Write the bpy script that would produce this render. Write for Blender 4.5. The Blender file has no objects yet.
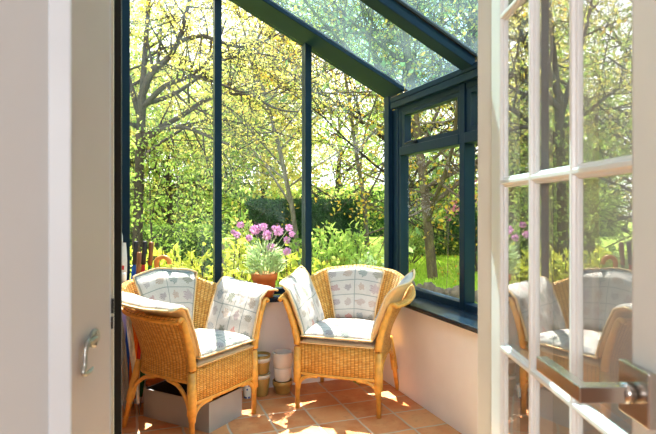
import bpy, math, random
from mathutils import Vector, Matrix, noise
R0 = random.Random(7)
S = bpy.context.scene
C = S.collection
V = Vector
PI = math.pi
# ------------------------------------------------------------------ camera
F, TH, EYE = 530.0, math.radians(20.2), 1.3
CT, ST = math.cos(TH), math.sin(TH)
HY = 208.0
def at(px, py, d):
    """world point seen at a pixel of the photograph, d metres in front of the lens"""
    r = (px - 328) * d / F
    return V((r * CT + d * ST, d * CT - r * ST, EYE - (py - HY) * d / F))
def leafpt(r, d, z):            # point given by lateral offset r and depth d (door leaf frame)
    return V((r * CT + d * ST, d * CT - r * ST, z))
cam = bpy.data.cameras.new('camera'); co = bpy.data.objects.new('camera', cam); C.objects.link(co)
co.location = (0, 0, EYE); co.rotation_euler = (PI / 2, 0, -TH)
cam.sensor_width = 36; cam.lens = F / 656 * 36; cam.shift_y = -(217 - HY) / 656
cam.clip_start = 0.02; cam.clip_end = 300
cam.dof.use_dof = True; cam.dof.focus_distance = 3.6; cam.dof.aperture_fstop = 9.0
S.camera = co

# ------------------------------------------------------------------ materials
def newmat(name):
    m = bpy.data.materials.new(name); m.use_nodes = True
    nt = m.node_tree; nt.nodes.clear()
    out = nt.nodes.new('ShaderNodeOutputMaterial')
    return m, nt, out
class G:
    """tiny node graph helper"""
    def __init__(s, nt): s.nt = nt
    def n(s, t, **kw):
        nd = s.nt.nodes.new(t)
        for k, v in kw.items():
            if k.startswith('i_'):
                key = k[2:]
                key = int(key) if key.isdigit() else key.replace('_', ' ')
                s.set(nd.inputs[key], v)
            else: setattr(nd, k, v)
        return nd
    def set(s, sock, v):
        if isinstance(v, bpy.types.NodeSocket): s.nt.links.new(v, sock)
        elif isinstance(v, bpy.types.Node): s.nt.links.new(v.outputs[0], sock)
        else:
            if hasattr(sock.default_value, '__len__') and not hasattr(v, '__len__'): v = [v] * len(sock.default_value)
            if hasattr(sock.default_value, '__len__') and len(sock.default_value) == 4 and len(v) == 3: v = (*v, 1)
            sock.default_value = v
    def m(s, op, a, b=0.0, c=None):
        nd = s.nt.nodes.new('ShaderNodeMath'); nd.operation = op
        s.set(nd.inputs[0], a); s.set(nd.inputs[1], b)
        if c is not None: s.set(nd.inputs[2], c)
        return nd.outputs[0]
    def mix(s, f, a, b, t='RGBA', bl='MIX'):
        nd = s.nt.nodes.new('ShaderNodeMix'); nd.data_type = t; nd.blend_type = bl
        s.set(nd.inputs['Factor'] if t != 'RGBA' else nd.inputs[0], f)
        i = (6, 7) if t == 'RGBA' else (2, 3)
        s.set(nd.inputs[i[0]], a); s.set(nd.inputs[i[1]], b)
        return nd.outputs[2 if t == 'RGBA' else 0]
    def ramp(s, f, stops):
        nd = s.nt.nodes.new('ShaderNodeValToRGB'); s.set(nd.inputs[0], f)
        e = nd.color_ramp.elements
        while len(e) < len(stops): e.new(0.5)
        for k, (p, c) in zip(e, stops):
            k.position = p; k.color = (*c, 1)
        return nd.outputs[0]
    def pos(s): return s.n('ShaderNodeNewGeometry').outputs['Position']
    def obj(s): return s.n('ShaderNodeTexCoord').outputs['Object']
    def uv(s): return s.n('ShaderNodeTexCoord').outputs['UV']
    def noise(s, vec, scale, detail=3, rough=0.5):
        return s.n('ShaderNodeTexNoise', i_Vector=vec, i_Scale=scale, i_Detail=detail, i_Roughness=rough).outputs[0]
    def bump(s, h, strength=.3, dist=.01):
        return s.n('ShaderNodeBump', i_Height=h, i_Strength=strength, i_Distance=dist).outputs[0]
    def pbr(s, out, col, rough=.5, metal=0.0, normal=None, spec=.5):
        p = s.n('ShaderNodeBsdfPrincipled')
        s.set(p.inputs['Base Color'], col); s.set(p.inputs['Roughness'], rough); s.set(p.inputs['Metallic'], metal)
        p.inputs['Specular IOR Level'].default_value = spec
        if normal is not None: s.set(p.inputs['Normal'], normal)
        s.nt.links.new(p.outputs[0], out.inputs[0]); return p
def plain(name, c, rough=.5, metal=0.0, var=.12, scale=30, bump=.0, spec=.5):
    m, nt, out = newmat(name); g = G(nt); o = g.obj()
    nz = g.noise(o, scale, 4)
    lo = tuple(x * (1 - var) for x in c); hi = tuple(min(1, x * (1 + var)) for x in c)
    col = g.ramp(nz, [(.3, lo), (.7, hi)])
    g.pbr(out, col, rough, metal, g.bump(nz, bump, .004) if bump else None, spec)
    return m
M = {}
M['door_paint'] = plain('white_gloss_paint', (.80, .78, .755), .32, var=.025, scale=8)
M['casing_paint'] = plain('bright_casing_paint', (.66, .685, .715), .4, var=.02, scale=8)
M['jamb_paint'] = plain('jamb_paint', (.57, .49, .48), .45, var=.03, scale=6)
M['cream_paint'] = plain('cream_paint', (.76, .70, .60), .5, var=.03, scale=6)
M['room_plaster'] = plain('room_plaster', (.50, .48, .455), .8, var=.03, scale=3, bump=.1)
M['ceiling_plaster'] = plain('ceiling_plaster', (.8, .8, .78), .9, var=.02)
M['pink_plaster'] = plain('pink_plaster', (.84, .79, .785), .75, var=.035, scale=4, bump=.25)
M['frame_blue'] = plain('dark_blue_aluminium', (.006, .021, .042), .36, var=.1, scale=5, spec=.14)
M['sill_blue'] = plain('dark_sill_paint', (.012, .022, .036), .22, var=.15, scale=5)
M['house_wall'] = plain('warm_house_wall', (.30, .19, .14), .85, var=.12, scale=7, bump=.2)
M['black_frame'] = plain('black_metal', (.006, .007, .009), .5, var=.1)
M['black_rubber'] = plain('black_rubber', (.01, .01, .011), .7, var=.1)
M['cane'] = plain('golden_cane', (.70, .345, .062), .38, var=.2, scale=26, bump=.15)
M['piping'] = plain('tan_piping', (.72, .50, .26), .7, var=.08, scale=60)
M['tan_fabric'] = plain('beige_lining', (.74, .58, .43), .8, var=.06, scale=40)
M['lining'] = plain('tan_cushion_lining', (.78, .52, .24), .8, var=.06, scale=40)
M['card_grey'] = plain('grey_card', (.33, .33, .35), .45, var=.06, scale=4)
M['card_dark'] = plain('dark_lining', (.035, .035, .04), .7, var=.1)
M['terracotta'] = plain('terracotta_clay', (.56, .165, .045), .7, var=.12, scale=18, bump=.1)
M['soil'] = plain('soil', (.05, .03, .018), .95, var=.4, scale=60, bump=.6)
M['gold_glaze'] = plain('bronze_glaze', (.46, .31, .10), .3, .35, var=.14, scale=12)
M['white_glaze'] = plain('white_glaze', (.80, .745, .69), .28, var=.05, scale=9)
M['nickel'] = plain('satin_nickel', (.55, .50, .46), .22, 1.0, var=.04, scale=20)
M['steel'] = plain('dull_steel', (.42, .40, .36), .35, .9, var=.15, scale=60)
M['stone'] = plain('garden_stone', (.15, .115, .085), .9, var=.35, scale=9, bump=.7)
M['old_wood'] = plain('weathered_wood', (.20, .15, .11), .85, var=.3, scale=14, bump=.3)
M['wood_handle'] = plain('orange_wood', (.66, .27, .07), .35, var=.15, scale=25)
M['brown_handle'] = plain('brown_wood', (.25, .09, .035), .35, var=.15, scale=25)
M['black_grip'] = plain('black_grip', (.018, .016, .018), .5, var=.2)
for n_, c_ in dict(blue=(.02, .14, .62), red=(.62, .05, .05), green=(.02, .20, .10), orange=(.85, .22, .03), grey=(.30, .29, .30), white=(.80, .78, .77)).items():
    M['nylon_' + n_] = plain('nylon_' + n_, c_, .6, var=.12, scale=30)
M['petal'] = plain('lilac_petals', (.80, .47, .74), .7, var=.2, scale=60)
M['pink_petal'] = plain('pink_petals', (.80, .22, .42), .7, var=.25, scale=20)

def bark(name, c):
    m, nt, out = newmat(name); g = G(nt); o = g.obj()
    mp = g.n('ShaderNodeMapping', i_Vector=o, i_Scale=(9, 9, 2.2))
    nz = g.noise(mp.outputs[0], 2.2, 6, .65)
    col = g.ramp(nz, [(.3, tuple(x * .5 for x in c)), (.7, tuple(x * 1.45 for x in c))])
    g.pbr(out, col, .9, 0, g.bump(nz, .7, .03), .2); return m
M['bark_dark'] = bark('dark_bark', (.050, .040, .032))
M['bark_grey'] = bark('grey_bark', (.17, .15, .125))
M['bark_pale'] = bark('pale_bark', (.11, .08, .055))

def leafmat(name, stops, trans=.62, rough=.5, gain=1.5):
    m, nt, out = newmat(name); g = G(nt)
    rnd = g.n('ShaderNodeNewGeometry').outputs['Random Per Island']
    col = g.ramp(rnd, stops)
    d = g.n('ShaderNodeBsdfPrincipled'); g.set(d.inputs['Base Color'], col)
    d.inputs['Roughness'].default_value = rough; d.inputs['Specular IOR Level'].default_value = .3
    tc = g.mix(1.0, col, (gain, gain * .97, gain), bl='MULTIPLY')
    t = g.n('ShaderNodeBsdfTranslucent', i_Color=tc)
    mx = g.n('ShaderNodeMixShader', i_0=trans, i_1=d.outputs[0], i_2=t.outputs[0])
    nt.links.new(mx.outputs[0], out.inputs[0]); return m
M['leaf_oak'] = leafmat('young_oak_leaves', [(0, (.32, .36, .07)), (.45, (.52, .48, .11)), (.8, (.62, .52, .14)), (1, (.38, .44, .10))])
M['leaf_yellow'] = leafmat('golden_leaves', [(0, (.42, .42, .11)), (.5, (.62, .56, .17)), (1, (.52, .44, .12))])
M['leaf_orange'] = leafmat('amber_leaves', [(0, (.45, .26, .03)), (.4, (.62, .42, .06)), (.7, (.40, .40, .06)), (1, (.28, .36, .06))])
M['leaf_fresh'] = leafmat('fresh_green_leaves', [(0, (.18, .30, .06)), (.5, (.31, .44, .09)), (1, (.46, .54, .15))])
M['leaf_mid'] = leafmat('mid_green_leaves', [(0, (.08, .17, .03)), (.5, (.16, .27, .05)), (1, (.29, .38, .10))], .45)
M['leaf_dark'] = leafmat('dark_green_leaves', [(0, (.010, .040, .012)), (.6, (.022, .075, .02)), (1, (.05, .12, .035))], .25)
M['leaf_lime'] = leafmat('lime_yellow_leaves', [(0, (.26, .34, .045)), (.5, (.50, .49, .06)), (1, (.36, .42, .07))], .5)
M['leaf_silver'] = leafmat('silvery_leaves', [(0, (.24, .36, .16)), (.5, (.38, .50, .26)), (1, (.50, .60, .36))], .45)
M['leaf_blue'] = leafmat('blue_green_leaves', [(0, (.09, .17, .06)), (.5, (.20, .30, .11)), (1, (.34, .42, .17))], .5)
M['grass'] = leafmat('grass_blades', [(0, (.22, .40, .03)), (.5, (.36, .54, .05)), (1, (.50, .62, .08))], .4)

def glass(name, tint=(1, 1, 1), ior=1.5, dirt=0.0, boost=1.0, rough=.0):
    m, nt, out = newmat(name); g = G(nt)
    tr = g.n('ShaderNodeBsdfTransparent', i_Color=tint)
    gl = g.n('ShaderNodeBsdfGlossy', i_Color=(1, 1, 1), i_Roughness=rough)
    fr = g.n('ShaderNodeFresnel', i_IOR=ior).outputs[0]
    # a single-sided slab: the back faces of the slab do not reflect a second time
    bf = g.n('ShaderNodeNewGeometry').outputs['Backfacing']
    f = g.m('MULTIPLY', g.m('MULTIPLY', fr, boost), g.m('SUBTRACT', 1, bf))
    f = g.m('MINIMUM', f, 1.0)
    sh = g.n('ShaderNodeMixShader', i_0=f, i_1=tr.outputs[0], i_2=gl.outputs[0]).outputs[0]
    if dirt:
        o = g.pos()
        nz = g.m('MULTIPLY', g.m('POWER', g.noise(o, 2.6, 6, .65), 2.0), dirt * 3.2)
        df = g.n('ShaderNodeBsdfDiffuse', i_Color=(.75, .85, .9)); tl = g.n('ShaderNodeBsdfTranslucent', i_Color=(.75, .85, .9))
        hz = g.n('ShaderNodeMixShader', i_0=.75, i_1=df.outputs[0], i_2=tl.outputs[0]).outputs[0]
        sh = g.n('ShaderNodeMixShader', i_0=nz, i_1=sh, i_2=hz).outputs[0]
    nt.links.new(sh, out.inputs[0]); return m
M['glass'] = glass('clear_window_glass', (.98, .99, .985), 1.5, .0, 1.1)
M['side_glass'] = glass('side_window_glass', (.97, .985, .98), 1.4, .0, .55)
M['roof_glass'] = glass('tinted_roof_glass', (.66, .84, .89), 1.5, .03, 1.0)
M['door_glass'] = glass('door_glass', (.93, .95, .94), 1.6, .0, 2.3)

def mk_floor():
    m, nt, out = newmat('terracotta_tiles'); g = G(nt); p = g.pos()
    sp = g.n('ShaderNodeSeparateXYZ', i_0=p)
    P = .255
    wob = g.m('MULTIPLY', g.m('SUBTRACT', g.noise(p, 9, 3), .5), .016)
    u = g.m('DIVIDE', g.m('ADD', g.m('SUBTRACT', sp.outputs[0], 1.297 - 10 * P), wob), P)
    v = g.m('DIVIDE', g.m('ADD', g.m('SUBTRACT', sp.outputs[1], 3.009 - 30 * P), wob), P)
    fu, fv = g.m('FRACT', u), g.m('FRACT', v)
    du = g.m('MINIMUM', fu, g.m('SUBTRACT', 1, fu)); dv = g.m('MINIMUM', fv, g.m('SUBTRACT', 1, fv))
    e = g.m('MINIMUM', du, dv)
    tile = g.n('ShaderNodeMapRange', i_0=e, i_1=.018, i_2=.034).outputs[0]
    cid = g.n('ShaderNodeCombineXYZ', i_0=g.m('FLOOR', u), i_1=g.m('FLOOR', v))
    wn = g.n('ShaderNodeTexWhiteNoise', i_Vector=cid.outputs[0]).outputs[0]
    base = g.ramp(wn, [(0, (.54, .155, .045)), (.35, (.64, .22, .07)), (.7, (.72, .31, .12)), (1, (.58, .16, .045))])
    st = g.noise(p, 7.5, 5, .6)
    c = g.mix(g.n('ShaderNodeMapRange', i_0=st, i_1=.35, i_2=.72).outputs[0], base, (.70, .35, .16))
    c = g.mix(g.n('ShaderNodeMapRange', i_0=g.noise(p, 23, 4), i_1=.55, i_2=.8, i_4=.35).outputs[0], c, (.27, .085, .04))
    col = g.mix(tile, (.56, .42, .31), c)
    h = g.m('ADD', tile, g.m('MULTIPLY', st, .35))
    g.pbr(out, col, g.m('ADD', .3, g.m('MULTIPLY', st, .3)), 0, g.bump(h, .35, .008), .3); return m
M['floor'] = mk_floor()

def mk_wicker():
    m, nt, out = newmat('woven_wicker'); g = G(nt); uv = g.uv()
    sp = g.n('ShaderNodeSeparateXYZ', i_0=uv); u, v = sp.outputs[0], sp.outputs[1]
    PU, PV = .024, .0100
    row = g.m('FLOOR', g.m('DIVIDE', v, PV))
    uu = g.m('DIVIDE', u, PU)
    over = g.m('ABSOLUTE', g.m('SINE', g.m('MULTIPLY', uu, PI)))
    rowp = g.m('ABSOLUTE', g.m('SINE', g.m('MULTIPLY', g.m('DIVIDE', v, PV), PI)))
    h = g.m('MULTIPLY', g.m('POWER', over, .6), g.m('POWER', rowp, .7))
    nz = g.noise(g.obj(), 28, 4)
    cid = g.n('ShaderNodeCombineXYZ', i_0=g.m('FLOOR', uu), i_1=row)
    wn = g.n('ShaderNodeTexWhiteNoise', i_Vector=cid.outputs[0]).outputs[0]
    c = g.ramp(wn, [(0, (.66, .31, .055)), (.5, (.79, .42, .09)), (1, (.86, .52, .15))])
    c = g.mix(g.n('ShaderNodeMapRange', i_0=nz, i_1=.4, i_2=.75, i_4=.35).outputs[0], c, (.52, .22, .035))
    col = g.mix(g.n('ShaderNodeMapRange', i_0=h, i_1=.05, i_2=.55).outputs[0], (.27, .105, .018), c)  # gaps between strands coloured darker, standing in for their shade
    g.pbr(out, col, .42, 0, g.bump(h, .8, .006), .4); return m
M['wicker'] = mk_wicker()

def mk_print(name, seed, swap=False):
    """off-white cotton printed with a ruled grid of small shell drawings"""
    m, nt, out = newmat(name); g = G(nt); uv = g.uv()
    sp = g.n('ShaderNodeSeparateXYZ', i_0=uv); u, v = sp.outputs[0], sp.outputs[1]
    if swap: u, v = v, u
    CU, CV = .104, .208
    U, W = g.m('DIVIDE', u, CU), g.m('DIVIDE', v, CV)
    fu, fv = g.m('FRACT', U), g.m('FRACT', W)
    eu = g.m('MULTIPLY', g.m('MINIMUM', fu, g.m('SUBTRACT', 1, fu)), CU)
    ev = g.m('MULTIPLY', g.m('MINIMUM', fv, g.m('SUBTRACT', 1, fv)), CV)
    line = g.m('LESS_THAN', g.m('MINIMUM', eu, ev), .0030)
    # two drawings per cell
    W2 = g.m('MULTIPLY', W, 2.0)
    f2 = g.m('FRACT', W2)
    cid = g.n('ShaderNodeCombineXYZ', i_0=g.m('FLOOR', U), i_1=g.m('FLOOR', W2), i_2=float(seed))
    wt = g.n('ShaderNodeTexWhiteNoise', i_Vector=cid.outputs[0])
    rnd, rcol = wt.outputs[0], wt.outputs[1]
    rs = g.n('ShaderNodeSeparateXYZ', i_0=rcol)
    dx = g.m('MULTIPLY', g.m('SUBTRACT', fu, .5), CU); dy = g.m('MULTIPLY', g.m('SUBTRACT', f2, .5), CV / 2)
    sx = g.m('ADD', .019, g.m('MULTIPLY', rs.outputs[0], .013)); sy = g.m('ADD', .021, g.m('MULTIPLY', rs.outputs[1], .018))
    ex, ey = g.m('DIVIDE', dx, sx), g.m('DIVIDE', dy, sy)
    rr = g.m('SQRT', g.m('ADD', g.m('MULTIPLY', ex, ex), g.m('MULTIPLY', ey, ey)))
    rr = g.m('ADD', rr, g.m('MULTIPLY', g.m('SUBTRACT', g.noise(uv, 48, 2), .5), 1.9))
    ang = g.m('ARCTAN2', dx, g.m('ADD', dy, .022))
    rib = g.m('ADD', .62, g.m('MULTIPLY', g.m('SINE', g.m('MULTIPLY', ang, 19.0)), .38))
    mask = g.m('MULTIPLY', g.m('LESS_THAN', rr, 1.0), rib)
    mc = g.ramp(rnd, [(0, (.50, .12, .10)), (.22, (.16, .20, .24)), (.45, (.42, .27, .22)), (.62, (.07, .14, .09)), (.8, (.24, .27, .33)), (1, (.55, .18, .15))])
    nz = g.noise(uv, 160, 3)
    base = g.ramp(nz, [(.3, (.45, .41, .385)), (.7, (.54, .50, .475))])
    col = g.mix(g.m('MULTIPLY', mask, .95), base, mc)
    col = g.mix(g.m('MULTIPLY', line, .85), col, (.20, .235, .23))
    g.pbr(out, col, .82, 0, g.bump(g.noise(uv, 26, 3), .35, .01), .25); return m
M['print_a'] = mk_print('shell_print', 3)
M['print_b'] = mk_print('shell_print_turned', 11, True)

def mk_ground():
    m, nt, out = newmat('lawn_soil'); g = G(nt); p = g.pos()
    nz = g.noise(p, 3.0, 6, .65); n2 = g.noise(p, .35, 3)
    c = g.ramp(nz, [(.25, (.15, .23, .03)), (.55, (.29, .40, .07)), (.8, (.42, .50, .11))])
    c = g.mix(g.n('ShaderNodeMapRange', i_0=n2, i_1=.5, i_2=.7, i_4=.5).outputs[0], c, (.18, .20, .05))
    g.pbr(out, c, .95, 0, g.bump(nz, .6, .05), .1); return m
M['lawn'] = mk_ground()

def mk_blue_china():
    m, nt, out = newmat('blue_and_white_china'); g = G(nt); o = g.obj()
    ch = g.n('ShaderNodeTexVoronoi', i_Vector=o, i_Scale=42.0).outputs[0]
    c = g.mix(g.n('ShaderNodeMapRange', i_0=ch, i_1=.28, i_2=.36).outputs[0], (.03, .09, .42), (.80, .81, .83))
    g.pbr(out, c, .2); return m
M['china'] = mk_blue_china()

# ------------------------------------------------------------------ mesh helpers
class MB:
    def __init__(s): s.v = []; s.f = []; s.uv = {}
    def vert(s, p): s.v.append(tuple(p)); return len(s.v) - 1
    def face(s, idx, uv=None):
        if uv is not None: s.uv[len(s.f)] = uv
        s.f.append(tuple(idx))
    def box(s, lo, hi):
        x0, y0, z0 = lo; x1, y1, z1 = hi
        s.hexa([(x0, y0, z0), (x1, y0, z0), (x1, y1, z0), (x0, y1, z0), (x0, y0, z1), (x1, y0, z1), (x1, y1, z1), (x0, y1, z1)]); return s
    def hexa(s, P):
        b = len(s.v); s.v += [tuple(p) for p in P]
        for f in ((0, 3, 2, 1), (4, 5, 6, 7), (0, 1, 5, 4), (1, 2, 6, 5), (2, 3, 7, 6), (3, 0, 4, 7)): s.f.append(tuple(b + i for i in f))
        return s
    def prism(s, poly, axis, a, b):
        """polygon in the two other axes, extruded along axis between a and b"""
        def mk(p, t):
            q = list(p); q.insert(axis, t); return tuple(q)
        n = len(poly); k = len(s.v)
        s.v += [mk(p, a) for p in poly] + [mk(p, b) for p in poly]
        s.f.append(tuple(k + i for i in range(n))[::-1]); s.f.append(tuple(k + n + i for i in range(n)))
        for i in range(n): j = (i + 1) % n; s.f.append((k + i, k + j, k + n + j, k + n + i))
        return s
    def tube(s, pts, rad, sides=8, caps=True):
        pts = [V(p) for p in pts]; n = len(pts)
        if not hasattr(rad, '__len__'): rad = [rad] * n
        t0 = (pts[1] - pts[0]).normalized()
        up = V((0, 0, 1)) if abs(t0.z) < .9 else V((1, 0, 0))
        nx = t0.cross(up).normalized(); b = len(s.v)
        for i in range(n):
            t = (pts[min(i + 1, n - 1)] - pts[max(i - 1, 0)])
            if t.length < 1e-9: t = t0
            t.normalize(); nx = (nx - t * nx.dot(t)).normalized(); ny = t.cross(nx)
            for k in range(sides):
                a = 2 * PI * k / sides
                s.v.append(tuple(pts[i] + (nx * math.cos(a) + ny * math.sin(a)) * rad[i]))
        for i in range(n - 1):
            for k in range(sides):
                k2 = (k + 1) % sides
                s.f.append((b + i * sides + k, b + i * sides + k2, b + (i + 1) * sides + k2, b + (i + 1) * sides + k))
        if caps:
            s.f.append(tuple(b + k for k in range(sides))[::-1]); s.f.append(tuple(b + (n - 1) * sides + k for k in range(sides)))
        return s
    def lathe(s, prof, seg=28, c=(0, 0, 0)):
        b = len(s.v); n = len(prof)
        for r, z in prof:
            for k in range(seg):
                a = 2 * PI * k / seg; s.v.append((c[0] + r * math.cos(a), c[1] + r * math.sin(a), c[2] + z))
        for i in range(n - 1):
            for k in range(seg):
                k2 = (k + 1) % seg
                s.f.append((b + i * seg + k, b + i * seg + k2, b + (i + 1) * seg + k2, b + (i + 1) * seg + k))
        s.f.append(tuple(b + k for k in range(seg))[::-1]); s.f.append(tuple(b + (n - 1) * seg + k for k in range(seg)))
        return s
    def leaf(s, p, d, L, W, rnd):
        d = d.normalized()
        a = V((rnd.uniform(-1, 1), rnd.uniform(-1, 1), rnd.uniform(-1, 1)))
        sd = d.cross(a)
        if sd.length < 1e-3: sd = d.orthogonal()
        sd.normalize(); nn = d.cross(sd) * (L * .12)
        b = len(s.v)
        m = p + d * (L * .45)
        s.v += [tuple(p), tuple(m + sd * W * .5 + nn), tuple(p + d * L), tuple(m - sd * W * .5 + nn)]
        s.f.append((b, b + 1, b + 2, b + 3))
    def build(s, name, mat, parent=None, smooth=False, bevel=0):
        me = bpy.data.meshes.new(name); me.from_pydata(s.v, [], s.f)
        if s.uv:
            ul = me.uv_layers.new(name='UVMap')
            for fi, uvs in s.uv.items():
                for li, q in zip(me.polygons[fi].loop_indices, uvs): ul.data[li].uv = q
        me.validate(); me.update()
        o = bpy.data.objects.new(name, me); C.objects.link(o)
        if mat: me.materials.append(mat)
        if smooth:
            for p in me.polygons: p.use_smooth = True
        if bevel:
            md = o.modifiers.new('edge', 'BEVEL'); md.width = bevel; md.segments = 2; md.limit_method = 'ANGLE'
        if parent: o.parent = parent
        return o
def tag(o, label=None, cat=None, group=None, kind=None):
    if label: o['label'] = label
    if cat: o['category'] = cat
    if group: o['group'] = group
    if kind: o['kind'] = kind
    return o
def empty(name, loc=(0, 0, 0), rz=0.0):
    o = bpy.data.objects.new(name, None); C.objects.link(o); o.location = loc; o.rotation_euler = (0, 0, rz)
    o.empty_display_size = .05; return o
def struct(name, mb, mat, label, cat, **kw):
    return tag(mb.build(name, mat, **kw), label, cat, kind='structure')
def crom(P, n):
    """Catmull-Rom through the points"""
    P = [V(p) for p in P]; Q = [2 * P[0] - P[1]] + P + [2 * P[-1] - P[-2]]; out = []
    for i in range(1, len(Q) - 2):
        for k in range(n):
            t = k / n; a, b, c, d = Q[i - 1:i + 3]
            out.append(.5 * ((2 * b) + (c - a) * t + (2 * a - 5 * b + 4 * c - d) * t * t + (3 * b - a - 3 * c + d) * t ** 3))
    out.append(P[-1]); return out

# ------------------------------------------------------------------ setting
XR, YB = 1.777, 3.746                    # inner faces of the two low walls
SILL = .652
GY = 3.85                                # inner face of the gable glazing
GX = 1.96                                # inner face of the side window
SL = .496                                # roof slope
struct('floor', MB().box((-1.7, -3.2, -.12), (2.06, 4.0, 0)), M['floor'], 'terracotta tiled floor with pale grout lines', 'floor')
struct('wall_right', MB().box((XR, 1.05, 0), (2.06, 4.0, .622)), M['pink_plaster'], 'low pink plastered wall under the side window', 'wall')
struct('wall_back', MB().box((-.2, YB, 0), (XR, 4.0, .622)), M['pink_plaster'], 'low pink plastered wall under the tall glazing', 'wall')
struct('wall_left', MB().box((-.45, 1.05, 0), (-.2, 4.0, 3.45)), M['house_wall'], 'house wall along the high side of the conservatory', 'wall')
wf = MB()
wf.prism([(-1.7, .886), (-.100, .886), (-.053, 1.0), (-.053, 1.05), (-1.7, 1.05)], 2, 0, 3.45)
wf.prism([(.86, .6), (2.06, .6), (2.06, 1.05), (.825, 1.05)], 2, 0, 3.45)
wf.prism([(-.100, .886), (.86, .886), (.825, 1.05), (-.053, 1.05)], 2, 2.22, 3.45)
struct('wall_front', wf, M['room_plaster'], 'pale plastered house wall around the doorway', 'wall')
rm = MB()
rm.box((-1.7, -3.3, 0), (2.06, -3.2, 2.5)); rm.box((-1.8, -3.3, 0), (-1.7, 1.05, 2.5)); rm.box((2.06, -3.3, 0), (2.16, 1.05, 2.5))
struct('wall_room', rm, M['room_plaster'], 'plain walls of the room behind the doorway', 'wall')
struct('ceiling_room', MB().box((-1.7, -3.2, 2.5), (2.06, .6, 2.6)), M['ceiling_plaster'], 'white ceiling of the room behind the doorway', 'ceiling')

# sills
struct('trim_1', MB().box((1.74, 1.06, .622), (GX + .02, 3.71, SILL)), M['sill_blue'], 'glossy dark blue window sill on the right low wall', 'window sill', bevel=.004)
struct('trim_2', MB().box((-.198, 3.71, .622), (GX, GY, SILL)), M['sill_blue'], 'dark window sill along the back low wall', 'window sill', bevel=.004)
# door lining on the left
struct('trim_3', MB().prism([(-.085, .871), (-.038, 1.0), (-.0525, 1.0), (-.0995, .871)], 2, 0, 2.22), M['jamb_paint'], 'white door jamb lining with the metal hook on it', 'door jamb')
struct('trim_4', MB().box((-.1165, .866, 0), (-.0853, .8855, 2.26)), M['casing_paint'], 'bright white casing strip at the left of the doorway', 'door casing', bevel=.003)
stp = MB(); stp.box((-.052, 1.001, 0), (-.0365, 1.012, 2.22)); 
ts = struct('trim_5', MB().box((-.06, 1.013, 0), (-.0325, 1.045, 2.22)), M['cream_paint'], 'narrow cream stop strip beside the black door frame', 'door stop')
stp.build('bead', M['casing_paint'], ts)
kp = MB(); kp.box((-.0365, 1.004, 1.115), (-.0318, 1.0125, 1.14)).box((-.0365, 1.004, 1.088), (-.033, 1.0125, 1.108))
kp.build('latch_keep', M['black_rubber'], ts)
struct('trim_6', MB().box((-.10, 1.07, 0), (-.0205, 1.12, 2.22)), M['black_frame'], 'black metal outer door post at the left', 'door post')
# right jamb and hinge post
struct('trim_7', MB().box((.79, 1.0, 0), (.83, 1.09, 2.22)), M['cream_paint'], 'pale door jamb behind the hinge edge of the glazed door', 'door jamb', bevel=.003)

# gable glazing
def zr(x, off=0.0): return 2.205 + off + SL * (1.939 - x)
w1 = tag(empty('window_1', (.9, GY, SILL)), 'tall dark framed gable glazing with two upright mullions', 'window', kind='structure')
def w1p(mb, n, m, **k):
    o = mb.build(n, m, **k); o.parent = w1; o.matrix_parent_inverse = Matrix.Translation(-V((.9, GY, SILL))); return o
Y0, Y1 = GY, GY + .08
gx = [(-.085, -.02), (.549, .599), (1.229, 1.279), (1.938, 1.975)]
for a, b in gx:
    w1p(MB().prism([(a, SILL + .001), (b, SILL + .001), (b, zr(b)), (a, zr(a))], 1, Y0 - (.012 if 0 < a < 1.5 else 0), Y1), 'mullion', M['frame_blue'])
for i in range(3):
    a, b = gx[i][1], gx[i + 1][0]
    w1p(MB().box((a, Y0, SILL + .001), (b, Y1, SILL + .045)), 'bottom_rail', M['frame_blue'])
    w1p(MB().prism([(a, SILL + .045), (b, SILL + .045), (b, zr(b) - .001), (a, zr(a) - .001)], 1, Y0 + .035, Y0 + .043), 'pane', M['glass'])

# side window
w2 = tag(empty('window_2', (GX, 2.5, SILL)), 'dark framed side window with a top opening light', 'window', kind='structure')
def w2p(mb, n, m, **k):
    o = mb.build(n, m, **k); o.parent = w2; o.matrix_parent_inverse = Matrix.Translation(-V((GX, 2.5, SILL))); return o
X0, X1 = GX, GX + .08
w2p(MB().box((GX + .018, 3.75, SILL), (2.06, 3.93, 2.09)).box((GX, 3.735, SILL), (2.05, 3.749, 2.09)), 'corner_post', M['frame_blue'], bevel=.003)
w2p(MB().box((X0 + .008, 3.70, SILL), (X1, 3.735, 2.09)), 'jamb', M['frame_blue'])
w2p(MB().box((X0, 2.838, SILL), (X1, 2.896, 2.09)), 'mullion', M['frame_blue'], bevel=.004)
w2p(MB().box((X0, 1.2, SILL), (X1, 1.3, 2.09)), 'mullion', M['frame_blue'])
for a, b in ((1.3, 2.838), (2.896, 3.70)):
    w2p(MB().box((X0 + .002, a, SILL), (X1, b, SILL + .045)), 'bottom_rail', M['frame_blue'], bevel=.003)
    w2p(MB().box((X0 - .004, a, 1.708), (X1, b, 1.775)), 'transom', M['frame_blue'], bevel=.004)
    w2p(MB().box((X0 + .012, a, 2.05), (X1, b, 2.09)), 'top_rail', M['frame_blue'])
    w2p(MB().box((X0 + .04, a, SILL + .045), (X0 + .048, b, 1.708)), 'pane', M['side_glass'])
sash = MB()
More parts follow.
